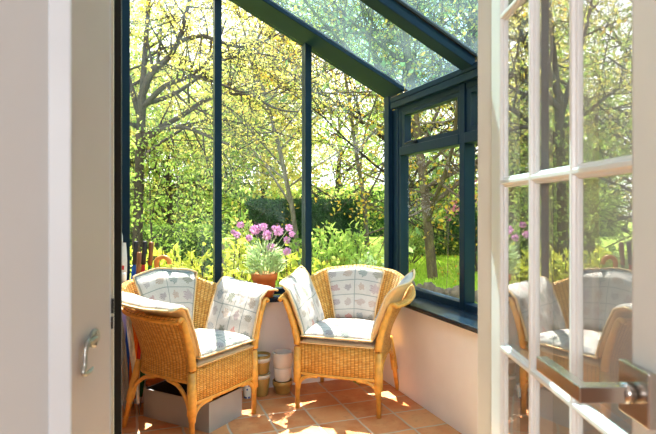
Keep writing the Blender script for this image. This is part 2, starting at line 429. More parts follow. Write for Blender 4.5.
for a, b in ((1.3, 2.838), (2.896, 3.70)):
    sash = MB()
    sash.box((X0 + .012, a + .004, 1.778), (X1 - .01, b - .004, 1.808)).box((X0 + .012, a + .004, 2.02), (X1 - .01, b - .004, 2.048))
    sash.box((X0 + .012, b - .055, 1.808), (X1 - .01, b - .004, 2.02)).box((X0 + .012, a + .004, 1.808), (X1 - .01, a + .035, 2.02))
    so = w2p(sash, 'opening_sash', M['frame_blue'])
    pn = MB().box((X0 + .04, a + .035, 1.808), (X0 + .048, b - .055, 2.02)).build('pane', M['side_glass']); pn.parent = so
    hy = (a + b) / 2 + .16
    hm = MB().box((X0 - .012, hy - .012, 1.782), (X0 + .012, hy + .012, 1.80))
    hm.tube([(X0 - .016, hy, 1.792), (X0 - .03, hy, 1.795), (X0 - .034, hy + .03, 1.792), (X0 - .03, hy + .11, 1.786)], [.007, .007, .007, .005], 8)
    h = hm.build('casement_handle', M['black_frame'], smooth=False); h.parent = so

# roof
ce = tag(empty('ceiling', (1.0, 2.5, 2.4)), 'sloping glass roof on dark blue rafters', 'glass roof', kind='structure')
def cp(mb, n, m, **k):
    o = mb.build(n, m, **k); o.parent = ce; o.matrix_parent_inverse = Matrix.Translation(-V((1.0, 2.5, 2.4))); return o
def zg(x): return 2.235 + SL * (1.93 - x)
XL = -.2
eb = MB()
eb.prism([(1.93, 2.09), (2.08, 2.09), (2.08, 2.155), (2.0, 2.19), (1.945, 2.185), (1.93, 2.175), (1.93, 2.142), (1.936, 2.139), (1.936, 2.134), (1.93, 2.131)], 1, 1.06, 3.80)
eb.f = [f for f in eb.f]
cp(eb, 'eaves_beam', M['frame_blue'])
cp(MB().prism([(XL, zr(XL)), (1.96, zr(1.96)), (1.96, zr(1.96, .045)), (XL, zr(XL, .045))], 1, 3.62, 3.94), 'rafter', M['frame_blue'], bevel=.006)
for yc in (2.77, 1.70):
    cp(MB().prism([(XL, zg(XL) - .075), (1.95, zg(1.95) - .075), (1.95, zg(1.95) + .03), (XL, zg(XL) + .03)], 1, yc - .06, yc + .06), 'rafter', M['frame_blue'], bevel=.006)
    cp(MB().prism([(XL, zg(XL) - .012), (1.95, zg(1.95) - .012), (1.95, zg(1.95) + .005), (XL, zg(XL) + .005)], 1, yc - .078, yc + .078), 'gasket', M['black_rubber'])
for a, b in ((2.83, 3.62), (1.76, 2.71), (1.06, 1.64)):
    cp(MB().prism([(XL, zg(XL)), (2.05, zg(2.05)), (2.05, zg(2.05) + .01), (XL, zg(XL) + .01)], 1, a, b), 'roof_pane', M['roof_glass'])

# ------------------------------------------------------------------ glazed door leaf
RD = .376                                 # the leaf's visible face
DH, DN = 1.222, .548                      # hinge edge and free edge
TK = .044
dr = tag(empty('door_1', leafpt(RD + TK / 2, DH, 0)), 'white multi-pane glazed door standing open on the right', 'glazed door', kind='structure')
DL = leafpt(RD + TK / 2, DH, 0)
def dp(mb, n, m, parent=None, **k):
    o = mb.build(n, m, **k); o.parent = parent or dr
    if not parent: o.matrix_parent_inverse = Matrix.Translation(-DL)
    return o
def dbox(mb, d0, d1, z0, z1, r0, r1):
    mb.hexa([leafpt(r0, d0, z0), leafpt(r1, d0, z0), leafpt(r1, d1, z0), leafpt(r0, d1, z0), leafpt(r0, d0, z1), leafpt(r1, d0, z1), leafpt(r1, d1, z1), leafpt(r0, d1, z1)])
G0, G1 = .655, 1.158                      # glazed span (depth)
ZR = [.273 + .361 * i for i in range(6)]  # glazing rows
ZT = 2.19
for a, b in ((DN, G0), (G1, DH)):
    mb = MB(); dbox(mb, a, b, .01, ZT, RD, RD + TK); dp(mb, 'stile', M['door_paint'], bevel=.003)
for a, b in ((.01, ZR[0]), (ZR[5], ZT)):
    mb = MB(); dbox(mb, G0, G1, a, b, RD, RD + TK); dp(mb, 'rail', M['door_paint'])
# moulded glazing bars: a profile in (across, out) swept along the bar
def dprof(h): return [(-h, .0085), (-h * .85, .006), (-h * .55, .005), (-h * .4, .001), (-h * .25, 0), (h * .25, 0), (h * .4, .001), (h * .55, .005), (h * .85, .006), (h, .0085),
        (h, TK - .016), (h * .85, TK - .010), (h * .5, TK - .0085), (h * .35, TK - .0015), (-h * .35, TK - .0015), (-h * .5, TK - .0085), (-h * .85, TK - .010), (-h, TK - .016)]
prof = dprof(.0115)
bars = MB()
def sweep(mb, pf, f0, f1):
    n = len(pf); b = len(mb.v)
    mb.v += [tuple(f0(a, o)) for a, o in pf] + [tuple(f1(a, o)) for a, o in pf]
    mb.f.append(tuple(b + i for i in range(n))); mb.f.append(tuple(b + n + i for i in range(n))[::-1])
    for i in range(n): j = (i + 1) % n; mb.f.append((b + i, b + n + i, b + n + j, b + j))
GP = (G1 - G0) / 3
for i in (1, 2):
    dc = G0 + GP * i
    sweep(bars, prof, lambda a, o: leafpt(RD + o, dc + a, ZR[0]), lambda a, o: leafpt(RD + o, dc + a, ZR[5]))
for z in ZR[1:5]:
    sweep(bars, prof, lambda a, o: leafpt(RD + o + .0004, G0, z + a), lambda a, o: leafpt(RD + o + .0004, G1, z + a))
# half mouldings around the glazed area
half = [(0, .0085), (0, .0), (.002, .001), (.005, .005), (.009, .006), (.010, .0085), (.010, TK - .016), (.009, TK - .010), (.006, TK - .0085), (.002, TK - .0015), (0, TK - .001)]
half = [(a, max(o, .0008)) for a, o in half]
sweep(bars, half, lambda a, o: leafpt(RD + o, G0 + a, ZR[0]), lambda a, o: leafpt(RD + o, G0 + a, ZR[5]))
sweep(bars, half, lambda a, o: leafpt(RD + o, G1 - a, ZR[0]), lambda a, o: leafpt(RD + o, G1 - a, ZR[5]))
sweep(bars, half, lambda a, o: leafpt(RD + o + .0003, G0, ZR[0] + a), lambda a, o: leafpt(RD + o + .0003, G1, ZR[0] + a))
sweep(bars, half, lambda a, o: leafpt(RD + o + .0003, G0, ZR[5] - a), lambda a, o: leafpt(RD + o + .0003, G1, ZR[5] - a))
dp(bars, 'glazing_bars', M['door_paint'])
for i in range(3):
    for j in range(5):
        mb = MB(); dbox(mb, G0 + GP * i + .008, G0 + GP * (i + 1) - .008, ZR[j] + .008, ZR[j + 1] - .008, RD + .0095, RD + .0135)
        dp(mb, 'pane', M['door_glass'])
# lever handle
LZ, LD = 1.078, .637
mb = MB(); dbox(mb, LD - .032, LD + .032, LZ - .032, LZ + .032, RD - .010, RD - .0003)
hd = dp(mb, 'door_handle', M['nickel'], bevel=.0015)
mb = MB()
nk = [leafpt(RD - .010 - .001, LD, LZ), leafpt(RD - .024, LD, LZ)]
mb.tube(nk, .0125, 20)
mb2 = MB(); hw = .0098
def lv(r, d, z): return leafpt(r, d, LZ + z)
# square section lever: neck outwards, mitred corner, grip towards the hinge
def ringN(r): return [lv(r, LD - hw, -hw), lv(r, LD + hw, -hw), lv(r, LD + hw, hw), lv(r, LD - hw, hw)]
ro = RD - .078
rings = [ringN(RD - .022), ringN(RD - .030),
         [lv(ro, LD - hw, -hw), lv(ro + 2 * hw * .8, LD + hw, -hw), lv(ro + 2 * hw * .8, LD + hw, hw), lv(ro, LD - hw, hw)],
         [lv(ro, LD + .122, -hw), lv(ro + 2 * hw * .8, LD + .122, -hw), lv(ro + 2 * hw * .8, LD + .122, hw), lv(ro, LD + .122, hw)]]
b = 0
for rg in rings: mb2.v += [tuple(p) for p in rg]
for i in range(3):
    for k in range(4):
        k2 = (k + 1) % 4; mb2.f.append((i * 4 + k, i * 4 + k2, (i + 1) * 4 + k2, (i + 1) * 4 + k))
mb2.f.append((3, 2, 1, 0)); mb2.f.append((12, 13, 14, 15))
o = mb.build('neck', M['nickel'], smooth=True); o.parent = hd; o.matrix_parent_inverse = hd.matrix_parent_inverse.inverted() @ hd.matrix_parent_inverse
o = mb2.build('lever', M['nickel'], bevel=.0012); o.parent = hd

# ------------------------------------------------------------------ cabin hook on the jamb
def jamb_pt(px, py, out=0.0):
    a, b = V((-.085, .871)), V((-.038, 1.0)); k = (px - 328) / F
    # intersection of the sight line with the jamb face
    dirx, diry = k * CT + ST, CT - k * ST
    ex, ey = (b - a).x, (b - a).y
    t = (a.x * ey - a.y * ex) / (dirx * ey - diry * ex)
    p = V((dirx * t, diry * t, EYE - (py - HY) * t / F)); n = V((ey, -ex)).normalized()
    return p + V((n.x, n.y, 0)) * out
hk = empty('cabin_hook', jamb_pt(93, 348)); tag(hk, 'small metal cabin hook hanging on the white door jamb', 'hook')
def hp(mb, n, m, **k):
    o = mb.build(n, m, **k); o.parent = hk; o.matrix_parent_inverse = Matrix.Translation(-hk.location); return o
pl = MB(); cpt = jamb_pt(93.5, 338); jn = (jamb_pt(93.5, 338, .01) - cpt).normalized(); jt = V((-jn.y, jn.x, 0))
ringp = []
for zz, rr in ((0.0003, .0145), (.003, .0145), (.0045, .012)):
    for k in range(24):
        a = 2 * PI * k / 24; ringp.append(cpt + jn * zz + jt * (math.cos(a) * rr * 1.25) + V((0, 0, 1)) * math.sin(a) * rr)
pl.v = [tuple(p) for p in ringp]
for i in range(2):
    for k in range(24): k2 = (k + 1) % 24; pl.f.append((i * 24 + k, i * 24 + k2, (i + 1) * 24 + k2, (i + 1) * 24 + k))
pl.f.append(tuple(range(48, 72))); pl.f.append(tuple(range(24))[::-1])
hp(pl, 'back_plate', M['steel'])
sc_ = MB()
for s_ in (-1, 1):
    c0 = cpt + V((0, 0, .0095 * s_)); sc_.tube([c0 + jn * .0035, c0 + jn * .0062], .0026, 10)
hp(sc_, 'screw', M['steel'])
ey = MB(); e0 = cpt + jn * .004; e1 = cpt + jn * .008 - jt * .036
ey.tube([e0, e1], [.0045, .004], 10)
ey.tube([e1 + jt * (math.cos(a) * .006) + V((0, 0, math.sin(a) * .006)) for a in [i * PI / 8 for i in range(17)]], .0026, 8)
hp(ey, 'eye', M['steel'])
arm = MB(); q = e1
ptsH = crom([q + V((0, 0, .004)) - jt * .002, q + V((0, 0, -.004)) - jt * .008, q + V((0, 0, -.016)) - jt * .011, q + V((0, 0, -.030)) - jt * .012,
             q + V((0, 0, -.041)) - jt * .017, q + V((0, 0, -.0455)) - jt * .004, q + V((0, 0, -.044)) + jt * .010, q + V((0, 0, -.0415)) + jt * .017], 5)
arm.tube(ptsH, [.0042] * 8 + [.0036] * (len(ptsH) - 14) + [.003, .0028, .0026, .0024, .002, .0014], 8)
hp(arm, 'hook_arm', M['steel'], smooth=True)

# ------------------------------------------------------------------ wicker armchair
P0 = [(.27, .25), (.272, .10), (.27, -.05), (.245, -.17), (.15, -.245), (0, -.265)]
P1 = [(.348, .262), (.388, .12), (.396, -.05), (.358, -.20), (.225, -.312), (0, -.350)]
ZRIM = [.690, .695, .712, .765, .838, .862]
RRI = [.020, .022, .022, .018, .014, .012]
def _spl(P, t):            # t 0..1 from arm tip to the middle of the back
    n = len(P) - 1; x = min(max(t, 0), .99999) * n; i = int(x); f = x - i
    g_ = lambda k: V(P[min(max(k, 0), n)])
    a = g_(i - 1) if i > 0 else 2 * g_(0) - g_(1)
    b, c = g_(i), g_(i + 1)
    if i + 2 <= n: d = g_(i + 2)
    else:
        d = V(P[n - 1]); d = V([-d[0]] + list(d[1:]))       # mirrored neighbour
    return .5 * ((2 * b) + (c - a) * f + (2 * a - 5 * b + 4 * c - d) * f * f + (3 * b - a - 3 * c + d) * f ** 3)
def _lin(P, t):
    n = len(P) - 1; x = min(max(t, 0), .99999) * n; i = int(x); f = x - i; f = f * f * (3 - 2 * f) * .5 + f * .5
    return P[i] * (1 - f) + P[i + 1] * f
ZB, ZS, ZF = .345, .43, .228
def shell(s, v):
    """s -1..1 round the horseshoe, v 0..1 up to the rim, 1..2 over the roll"""
    sg = 1 if s >= 0 else -1
    t = 1 - abs(s)
    a, b = _spl(P0, t), _spl(P1, t); zr_ = _lin(ZRIM, t); rr = _lin(RRI, t)
    vv = min(v, 1.0)
    z = ZB + (zr_ - ZB) * vv
    k = max(0, (z - ZS) / (zr_ - ZS)) ** 1.35
    p = a.lerp(b, k)
    if v > 1:
        ph = (v - 1) * math.radians(170)
        od = (b - a).normalized()
        p = p + od * rr * (1 - math.cos(ph)); z = z + rr * math.sin(ph)
    return V((p.x * sg, p.y, z))
def psurf(s, v):
    """what the cushions lie on: the shell and, past its rim, straight on outwards"""
    if v <= 1: return shell(s, v)
    a = shell(s, 1); t = (a - shell(s, .86)).normalized()
    o = V((t.x, t.y, 0)).normalized(); e0 = math.atan2(t.z, t.dot(o)); k = v - 1; p = a + V((0, 0, .012)); n = 8
    droop = DROOP[0]
    for i in range(n):                       # bends over the rim and out
        q = k * (i + .5) / n; f = min(1, q / .06); e = e0 + (droop - e0) * f
        p = p + (o * math.cos(e) + V((0, 0, math.sin(e)))) * (k / n)
    return p
DROOP = [math.radians(-12)]
def shell_n(s, v):
    e = .004
    du = shell(min(s + e, 1), v) - shell(max(s - e, -1), v); dv = shell(s, v + e) - shell(s, max(v - e, 0))
    n = du.cross(dv)
    n.normalize()
    # inward means towards the chair's middle
    return n
def inward(s, v):
    e = .006
    du = psurf(min(s + e, 1), v) - psurf(max(s - e, -1), v); dv = psurf(s, v + e) - psurf(s, max(v - e, 0))
    return -(du.cross(dv)).normalized() * NSGN[0]
NSGN = [1]
if inward(.6, .6).dot(V((0, .1, .6)) - shell(.6, .6)) < 0: NSGN[0] = -1
def pad(surf, nor, T, nu, nv, power=.42, rnd=None, corner=.0):
    """puffy pad lying on a surface; returns mesh builder and its edge loop"""
    mb = MB(); top = [[0] * (nv + 1) for _ in range(nu + 1)]; bot = [[0] * (nv + 1) for _ in range(nu + 1)]
    U = [[0, 0] for _ in range(1)]
    pts = [[surf(i / nu, j / nv) for j in range(nv + 1)] for i in range(nu + 1)]
    lu = [0.0]; lv_ = [0.0]
    for i in range(nu): lu.append(lu[-1] + (pts[i + 1][nv // 2] - pts[i][nv // 2]).length)
    for j in range(nv): lv_.append(lv_[-1] + (pts[nu // 2][j + 1] - pts[nu // 2][j]).length)
    lu = [x - lu[-1] / 2 + 2.08 for x in lu]; lv_ = [x + .03 for x in lv_]
    for i in range(nu + 1):
        for j in range(nv + 1):
            a, b = i / nu, j / nv
            e = max(0, (1 - abs(2 * a - 1) ** 4) * (1 - abs(2 * b - 1) ** 4)) ** power
            n = nor(a, b); p = pts[i][j]
            wr = noise.noise(V((p.x * 13, p.y * 13, p.z * 13))) * .006 + noise.noise(V((p.x * 31, p.y * 31, p.z * 31 + 5))) * .0025
            mid = p + n * (T * .5)
            top[i][j] = mb.vert(mid + n * ((T * .5 + wr) * e))
            bot[i][j] = top[i][j] if (i in (0, nu) or j in (0, nv)) else mb.vert(mid - n * (T * .5 * e))
    for i in range(nu):
        for j in range(nv):
            q = [(lu[i], lv_[j]), (lu[i + 1], lv_[j]), (lu[i + 1], lv_[j + 1]), (lu[i], lv_[j + 1])]
            mb.face((top[i][j], top[i + 1][j], top[i + 1][j + 1], top[i][j + 1]), q)
            mb.face((bot[i][j], bot[i][j + 1], bot[i + 1][j + 1], bot[i + 1][j]), [q[0], q[3], q[2], q[1]])
    loop = [top[i][0] for i in range(nu)] + [top[nu][j] for j in range(nv)] + [top[i][nv] for i in range(nu, 0, -1)] + [top[0][j] for j in range(nv, 0, -1)]
    lp = [V(mb.v[k]) for k in loop]; lp.append(lp[0])
    return mb, lp

def make_chair(label):
    root = empty('wicker_armchair'); tag(root, label, 'armchair', 'wicker armchairs')
    # woven shell
    NS, NV, NRL = 72, 16, 7
    mb = MB(); idx = {}
    ss = [-1 + 2 * i / NS for i in range(NS + 1)]; vs = [j / NV for j in range(NV + 1)] + [1 + (j + 1) / NRL for j in range(NRL)]
    cum = [0.0]
    for i in range(NS): cum.append(cum[-1] + (shell(ss[i + 1], .7) - shell(ss[i], .7)).length)
    vl = [0.0]
    for j in range(len(vs) - 1): vl.append(vl[-1] + (shell(.7, vs[j + 1]) - shell(.7, vs[j])).length)
    for i, s in enumerate(ss):
        for j, v in enumerate(vs): idx[i, j] = mb.vert(shell(s, v))
    for i in range(NS):
        for j in range(len(vs) - 1):
            mb.face((idx[i, j], idx[i + 1, j], idx[i + 1, j + 1], idx[i, j + 1]), [(cum[i], vl[j]), (cum[i + 1], vl[j]), (cum[i + 1], vl[j + 1]), (cum[i], vl[j + 1])])
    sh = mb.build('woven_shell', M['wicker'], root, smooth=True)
    sd = sh.modifiers.new('thickness', 'SOLIDIFY'); sd.thickness = .010; sd.offset = 0
    # front apron, slightly bowed
    ap = MB(); N = 16
    for i in range(N + 1):
        x = -.262 + .524 * i / N; y = .252 + .012 * (1 - (x / .262) ** 2)
        for z in (ZF, .30, .36, .425): ap.vert((x, y, z))
    for i in range(N):
        for j in range(3):
            a = i * 4 + j; x0, x1 = .524 * i / N, .524 * (i + 1) / N; z = (0, .065, .125, .19)
            ap.face((a, a + 4, a + 5, a + 1), [(x0, z[j]), (x1, z[j]), (x1, z[j + 1]), (x0, z[j + 1])])
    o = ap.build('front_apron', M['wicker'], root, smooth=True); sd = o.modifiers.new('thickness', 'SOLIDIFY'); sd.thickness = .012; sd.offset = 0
    # seat deck
    dk = MB(); pl_ = [shell(s, (.405 - ZB) / (_lin(ZRIM, 1 - abs(s)) - ZB)) * 1 for s in ss[::4]]
    poly = [(p.x * .975, p.y * .975 + .004) for p in pl_]
    dk.prism(poly, 2, .398, .412); dk.build('seat_deck', M['cane'], root)
    # front legs run on up the front edge of the arm
    for sg in (1, -1):
        lg = MB()
        pts = [V((.270 * sg, .252, 0)), V((.270 * sg, .252, .16)), V((.270 * sg, .252, .168)), V((.270 * sg, .252, .25)), V((.270 * sg, .252, .40))]
        rad = [.0155, .0165, .0265, .0275, .0225]
        lg.tube(pts, rad, 12); lg.build('leg', M['cane'], root, smooth=True)
        ar = MB(); e = []
        for v in [.2 + .8 * k / 14 for k in range(15)] + [1 + k / 6 for k in range(1, 7)]:
            e.append(shell(sg, v) + V((0, .006, 0)))
        ar.tube(e, [.0235] * 5 + [.0215] * 5 + [.019] * 5 + [.014] * (len(e) - 15), 10); ar.build('arm_post', M['cane'], root, smooth=True)
        rl = MB()
        a, b_ = V((.250 * sg, -.196, .40)), V((.285 * sg, -.285, 0))
        rl.tube([a, a.lerp(b_, .45), a.lerp(b_, .60), a.lerp(b_, .61), b_], [.018, .024, .0235, .0165, .0145], 12)
        rl.build('leg', M['cane'], root, smooth=True)
    # rails
    rim = MB(); rim.tube([shell(s, 2.0) for s in ss], .010, 8); rim.build('rim_cane', M['cane'], root, smooth=True)
    tr = MB(); tr.tube([shell(s, 0.0) for s in ss], .0115, 8); tr.build('lower_rail', M['cane'], root, smooth=True)
    fr = MB(); fr.tube([(-.262 + .524 * i / N, .252 + .012 * (1 - ((-.262 + .524 * i / N) / .262) ** 2), ZF) for i in range(N + 1)], .0125, 8)
    fr.build('front_rail', M['cane'], root, smooth=True)
    # bent braces
    for sg in (1, -1):
        b1 = MB().tube(crom([(.262 * sg, .254, .125), (.248 * sg, .256, .178), (.205 * sg, .258, .210), (.13 * sg, .262, .219)], 5), .0125, 8)
        b1.build('brace', M['cane'], root, smooth=True)
        b2 = MB().tube(crom([(.272 * sg, .245, .13), (.274 * sg, .222, .235), (.274 * sg, .16, .310), (.273 * sg, .07, .336)], 5), .0115, 8)
        b2.build('brace', M['cane'], root, smooth=True)
        b3 = MB().tube(crom([(.273 * sg, -.255, .14), (.271 * sg, -.205, .250), (.271 * sg, -.13, .312), (.272 * sg, -.04, .336)], 5), .0115, 8)
        b3.build('brace', M['cane'], root, smooth=True)
    return root, [o for o in root.children]
chB, partsB = make_chair('wicker armchair in the corner under the side window')
yawA, yawB = math.radians(-140.7), math.radians(141.5)
locA, locB = V((.350, 3.335, 0)), V((1.375, 3.340, 0))
chB.location = locB; chB.rotation_euler = (0, 0, yawB)
chA = chB.copy(); C.objects.link(chA); chA['label'] = 'wicker armchair over the grey box beside the umbrellas'
chA.location = locA; chA.rotation_euler = (0, 0, yawA)
for o in partsB:
    c = o.copy(); C.objects.link(c); c.parent = chA

# cushions
def place(o, loc, yaw): o.location = loc; o.rotation_euler = (0, 0, yaw); return o
def arm_pad(sg, s0, s1, v0, v1, loc, yaw, label, mat, T=.066, gap=.018, droop=-8):
    DROOP[0] = math.radians(droop)
    f = lambda a, b: ((s0 + (s1 - s0) * a) * sg, v0 + (v1 - v0) * b)
    def no(a, b): s, v = f(a, b); return inward(s, v)
    def su(a, b): s, v = f(a, b); return psurf(s, v) + no(a, b) * gap + V((0, .034 * a * a, 0))
    mb, lp = pad(su, no, T, 20, 24)
    o = mb.build('arm_cushion', mat, smooth=True); place(o, loc, yaw); tag(o, label, 'cushion', 'arm cushions on the armchairs')
    MB().tube(lp, .0075, 7, False).build('piping', M['piping'], o, smooth=True)
    lining(mb, 20, 24, o); return o
def lining(mb, nu, nv, o):
    """tan underside of a cushion"""
    o.data.materials.append(M['lining'])
    for k, p in enumerate(o.data.polygons): p.material_index = k % 2
def back_pad(s, v0, v1, loc, yaw, label, mat, T=.055, gap=.010, off=0):
    no = lambda a, b: inward(off - s + 2 * s * a, v0 + (v1 - v0) * b)
    su = lambda a, b: psurf(off - s + 2 * s * a, v0 + (v1 - v0) * b) + no(a, b) * gap
    mb, lp = pad(su, no, T, 22, 28)
    o = mb.build('back_cushion', mat, smooth=True); place(o, loc, yaw); tag(o, label, 'cushion', 'back cushions on the armchairs')
    MB().tube(lp, .0055, 7, False).build('piping', M['piping'], o, smooth=True)
    lining(mb, 22, 28, o); return o
def seat_pad(z, T, loc, yaw, name, label, mat, group, y1=.285, w=.232, tilt=.0):
    def su(a, b):
        y = -.185 + (y1 + .185) * b; ww = w * (1 - .16 * max(0, (.35 - b) / .35) ** 1.5)
        dome = .016 * (1 - (2 * a - 1) ** 2) * (1 - (2 * b - 1) ** 2)
        return V((-ww + 2 * ww * a, y, z + dome * (1 if T > .05 else 0) - .008 * max(0, b - .85) / .15 + tilt * b))
    mb, lp = pad(su, lambda a, b: V((0, 0, 1)), T, 20, 20, .3)
    o = mb.build(name, mat, smooth=True); place(o, loc, yaw); tag(o, label, 'cushion', group)
    MB().tube(lp, .006, 7, False).build('piping', M['piping'], o, smooth=True); return o
# right-hand chair (image right arm is local x negative)
back_pad(.205, .28, .995, locB, yawB, 'printed back cushion in the corner armchair', M['print_b'], off=.03)
arm_pad(1, .43, .985, .34, 1.085, locB, yawB, 'printed cushion over the corner armchair arm beside the flower pot', M['print_a'], droop=34)
arm_pad(-1, .46, .985, .34, 1.11, locB, yawB, 'printed cushion over the corner armchair arm under the side window', M['print_a'], droop=40)
seat_pad(.4555, .060, locB, yawB, 'seat_cushion', 'printed seat cushion on the corner armchair', M['print_b'], 'seat cushions on the armchairs')
seat_pad(.4275, .025, locB, yawB, 'seat_base_pad', 'thin beige pad under the corner armchair seat cushion', M['tan_fabric'], 'beige pads under the seat cushions', y1=.27, w=.24)
back_pad(.24, .30, 1.02, locA, yawA, 'printed back cushion in the armchair above the grey box', M['print_b'], T=.066, off=-.035)
arm_pad(1, .48, .985, .34, 1.12, locA, yawA, 'white topped cushion over the near arm of the armchair above the box', M['print_a'])
arm_pad(-1, .48, .985, .34, 1.10, locA, yawA, 'printed cushion over the armchair arm in front of the flower pot', M['print_a'], T=.055, droop=-16)
seat_pad(.4555, .060, locA, yawA, 'seat_cushion', 'printed seat cushion on the armchair above the grey box', M['print_b'], 'seat cushions on the armchairs')
seat_pad(.4275, .025, locA, yawA, 'seat_base_pad', 'thin beige pad under the seat cushion above the grey box', M['tan_fabric'], 'beige pads under the seat cushions', y1=.27, w=.24)

# ------------------------------------------------------------------ grey box under the chair
bx = V((.412, 3.105)); e1_ = V((-.66, .7513)); e2_ = V((.7513, .66))
BL, BW, BH, WT = .53, .305, .174, .006
brt = empty('storage_box', (bx.x, bx.y, 0)); tag(brt, 'open grey storage box on the floor under the armchair', 'box')
def bp(a, b, z): q = e1_ * a + e2_ * b; return V((q.x, q.y, z))
def bslab(mb, a0, a1, b0, b1, z0, z1):
    mb.hexa([bp(a0, b0, z0), bp(a0, b1, z0), bp(a1, b1, z0), bp(a1, b0, z0), bp(a0, b0, z1), bp(a0, b1, z1), bp(a1, b1, z1), bp(a1, b0, z1)])
mb = MB()
bslab(mb, 0, BL, 0, WT, 0.0005, BH); bslab(mb, 0, BL, BW - WT, BW, .0005, BH); bslab(mb, 0, WT, WT, BW - WT, .0005, BH); bslab(mb, BL - WT, BL, WT, BW - WT, .0005, BH)
mb.build('box_side', M['card_grey'], brt)
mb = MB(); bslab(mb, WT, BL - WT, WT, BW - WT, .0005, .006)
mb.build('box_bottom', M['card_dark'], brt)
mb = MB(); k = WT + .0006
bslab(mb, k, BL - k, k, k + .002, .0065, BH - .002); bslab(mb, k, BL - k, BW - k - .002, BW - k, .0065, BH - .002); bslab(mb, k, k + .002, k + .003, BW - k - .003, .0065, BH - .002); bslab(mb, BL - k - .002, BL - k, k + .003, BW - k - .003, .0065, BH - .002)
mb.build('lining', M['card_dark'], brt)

# ------------------------------------------------------------------ pots
def potprof(r0, r1, h, t=.006, rim=.0):
    p = [(.001, 0), (r0 * .96, 0), (r0, .004), (r1, h - .03 if rim else h - .004)]
    if rim: p += [(r1 + rim, h - .028), (r1 + rim, h - .002)]
    p += [(r1 + rim - .002, h), (r1 - t + rim * .3, h), (r1 - t, h - .012), (r0 - t, .012), (.001, .01)]
    return p
def simple_pot(name, loc, r0, r1, h, mat, label, cat, group=None, rim=0, band=None):
    o = MB().lathe(potprof(r0, r1, h, .005, rim), 32).build(name, mat, smooth=True)
    for p in o.data.polygons: p.use_smooth = len(p.vertices) == 4
    o.location = loc; tag(o, label, cat, group)
    if band:
        z0, z1 = band; f = lambda z: r0 + (r1 - r0) * z / h + .0012
        MB().lathe([(f(z0) - .004, z0), (f(z0), z0), (f(z1), z1), (f(z1) - .004, z1)], 32).build('white_band', M['white_glaze'], o, smooth=True)  # thin white band standing just proud of the pot wall
    return o
gp = V((.835, 3.63, 0)); wp = V((.99, 3.62, 0))
g1 = simple_pot('bronze_pot', gp, .052, .068, .152, M['gold_glaze'], 'tall bronze pot on the floor carrying a second bronze pot', 'pot', 'stacked pots by the back wall', band=(.122, .148))
g2 = simple_pot('bronze_pot', gp + V((0, 0, .1525)), .056, .070, .130, M['gold_glaze'], 'bronze pot stacked on top of another bronze pot', 'pot', 'stacked pots by the back wall', band=(.082, .110))
w0 = simple_pot('bronze_pot', wp, .052, .068, .088, M['gold_glaze'], 'squat bronze pot on the floor beneath two white pots', 'pot', 'stacked pots by the back wall', rim=.003)
w1_ = simple_pot('white_pot', wp + V((0, 0, .0885)), .054, .066, .092, M['white_glaze'], 'white pot in the middle of the stack by the back wall', 'pot', 'stacked pots by the back wall')
w2_ = simple_pot('white_pot', wp + V((0, 0, .181)), .064, .074, .107, M['white_glaze'], 'white pot on top of the stack by the back wall', 'pot', 'stacked pots by the back wall')
simple_pot('china_pot', V((.735, 3.60, 0)), .026, .033, .095, M['china'], 'small blue and white china pot behind the grey box', 'pot')
tp = at(160, 385, 3.62); simple_pot('terracotta_pot', V((.140, 3.672, 0)), .042, .056, .165, M['terracotta'], 'empty clay pot on the floor behind the grey box', 'pot', rim=.006)
saucer = MB().lathe([(.001, 0), (.055, 0), (.07, .03), (.066, .03), (.052, .006), (.001, .006)], 28).build('plant_saucer', M['brown_handle'], smooth=True)
q = bp(.15, .15, 0); saucer.location = (bx.x + q.x, bx.y + q.y, .0062); saucer.scale = (1.35, 1.35, 3.6); tag(saucer, 'brown bowl inside the open grey box', 'bowl')

# fallen sprig by the back wall
rn = random.Random(5)
sp_ = MB()
fl = at(362, 383, 3.94); fl.z = .004
for i in range(26):
    d = V((rn.uniform(-1, 1), rn.uniform(-1, 1), rn.uniform(.1, .5))); sp_.leaf(fl + V((rn.uniform(-.04, .04), rn.uniform(-.025, .02), rn.uniform(0, .012))), d, .045, .016, rn)
tag(sp_.build('leaf_sprig', M['leaf_fresh']), 'small green sprig on the tiles behind the corner armchair', 'sprig')

# ------------------------------------------------------------------ flowering plant on the sill
pp = V((at(264, 290, 3.87).x, 3.782, SILL))
plant = empty('potted_flowers', pp); tag(plant, 'terracotta pot of lilac pompom flowers on the back sill', 'potted plant')
po = MB().lathe([(.001, .0008), (.062, .0008), (.065, .004), (.083, .125), (.093, .127), (.096, .172), (.094, .175), (.084, .175), (.080, .150), (.001, .148)], 36).build('pot', M['terracotta'], plant, smooth=True)
for p in po.data.polygons: p.use_smooth = len(p.vertices) == 4
MB().lathe([(.001, .1485), (.078, .1485), (.078, .158), (.001, .162)], 24).build('soil', M['soil'], plant)
rn = random.Random(21)
fo = MB()
base = V((0, 0, .16))
for i in range(430):
    a = rn.uniform(0, 2 * PI); r = .075 * math.sqrt(rn.random()); ht = rn.uniform(.0, .21) * (1.1 - r * 3)
    p = base + V((math.cos(a) * r * 1.5, math.sin(a) * r * 1.1 - .01, ht))
    d = V((math.cos(a) * rn.uniform(.2, 1.2), math.sin(a) * rn.uniform(.2, 1.0), rn.uniform(.2, 1.2)))
    if d.y > 0: d.y *= .3
    fo.leaf(p, d, rn.uniform(.04, .09), rn.uniform(.006, .011), rn)
for i in range(200):
    a = rn.uniform(0, 2 * PI); r = rn.uniform(.02, .14); z = rn.uniform(.02, .05)
    p = base + V((math.cos(a) * r * .9, math.sin(a) * r * .35 - .02, z + rn.uniform(0, .12)))
    fo.leaf(p, V((math.cos(a), math.sin(a) * .5 - .2, rn.uniform(-.1, .8))), rn.uniform(.05, .09), rn.uniform(.008, .014), rn)
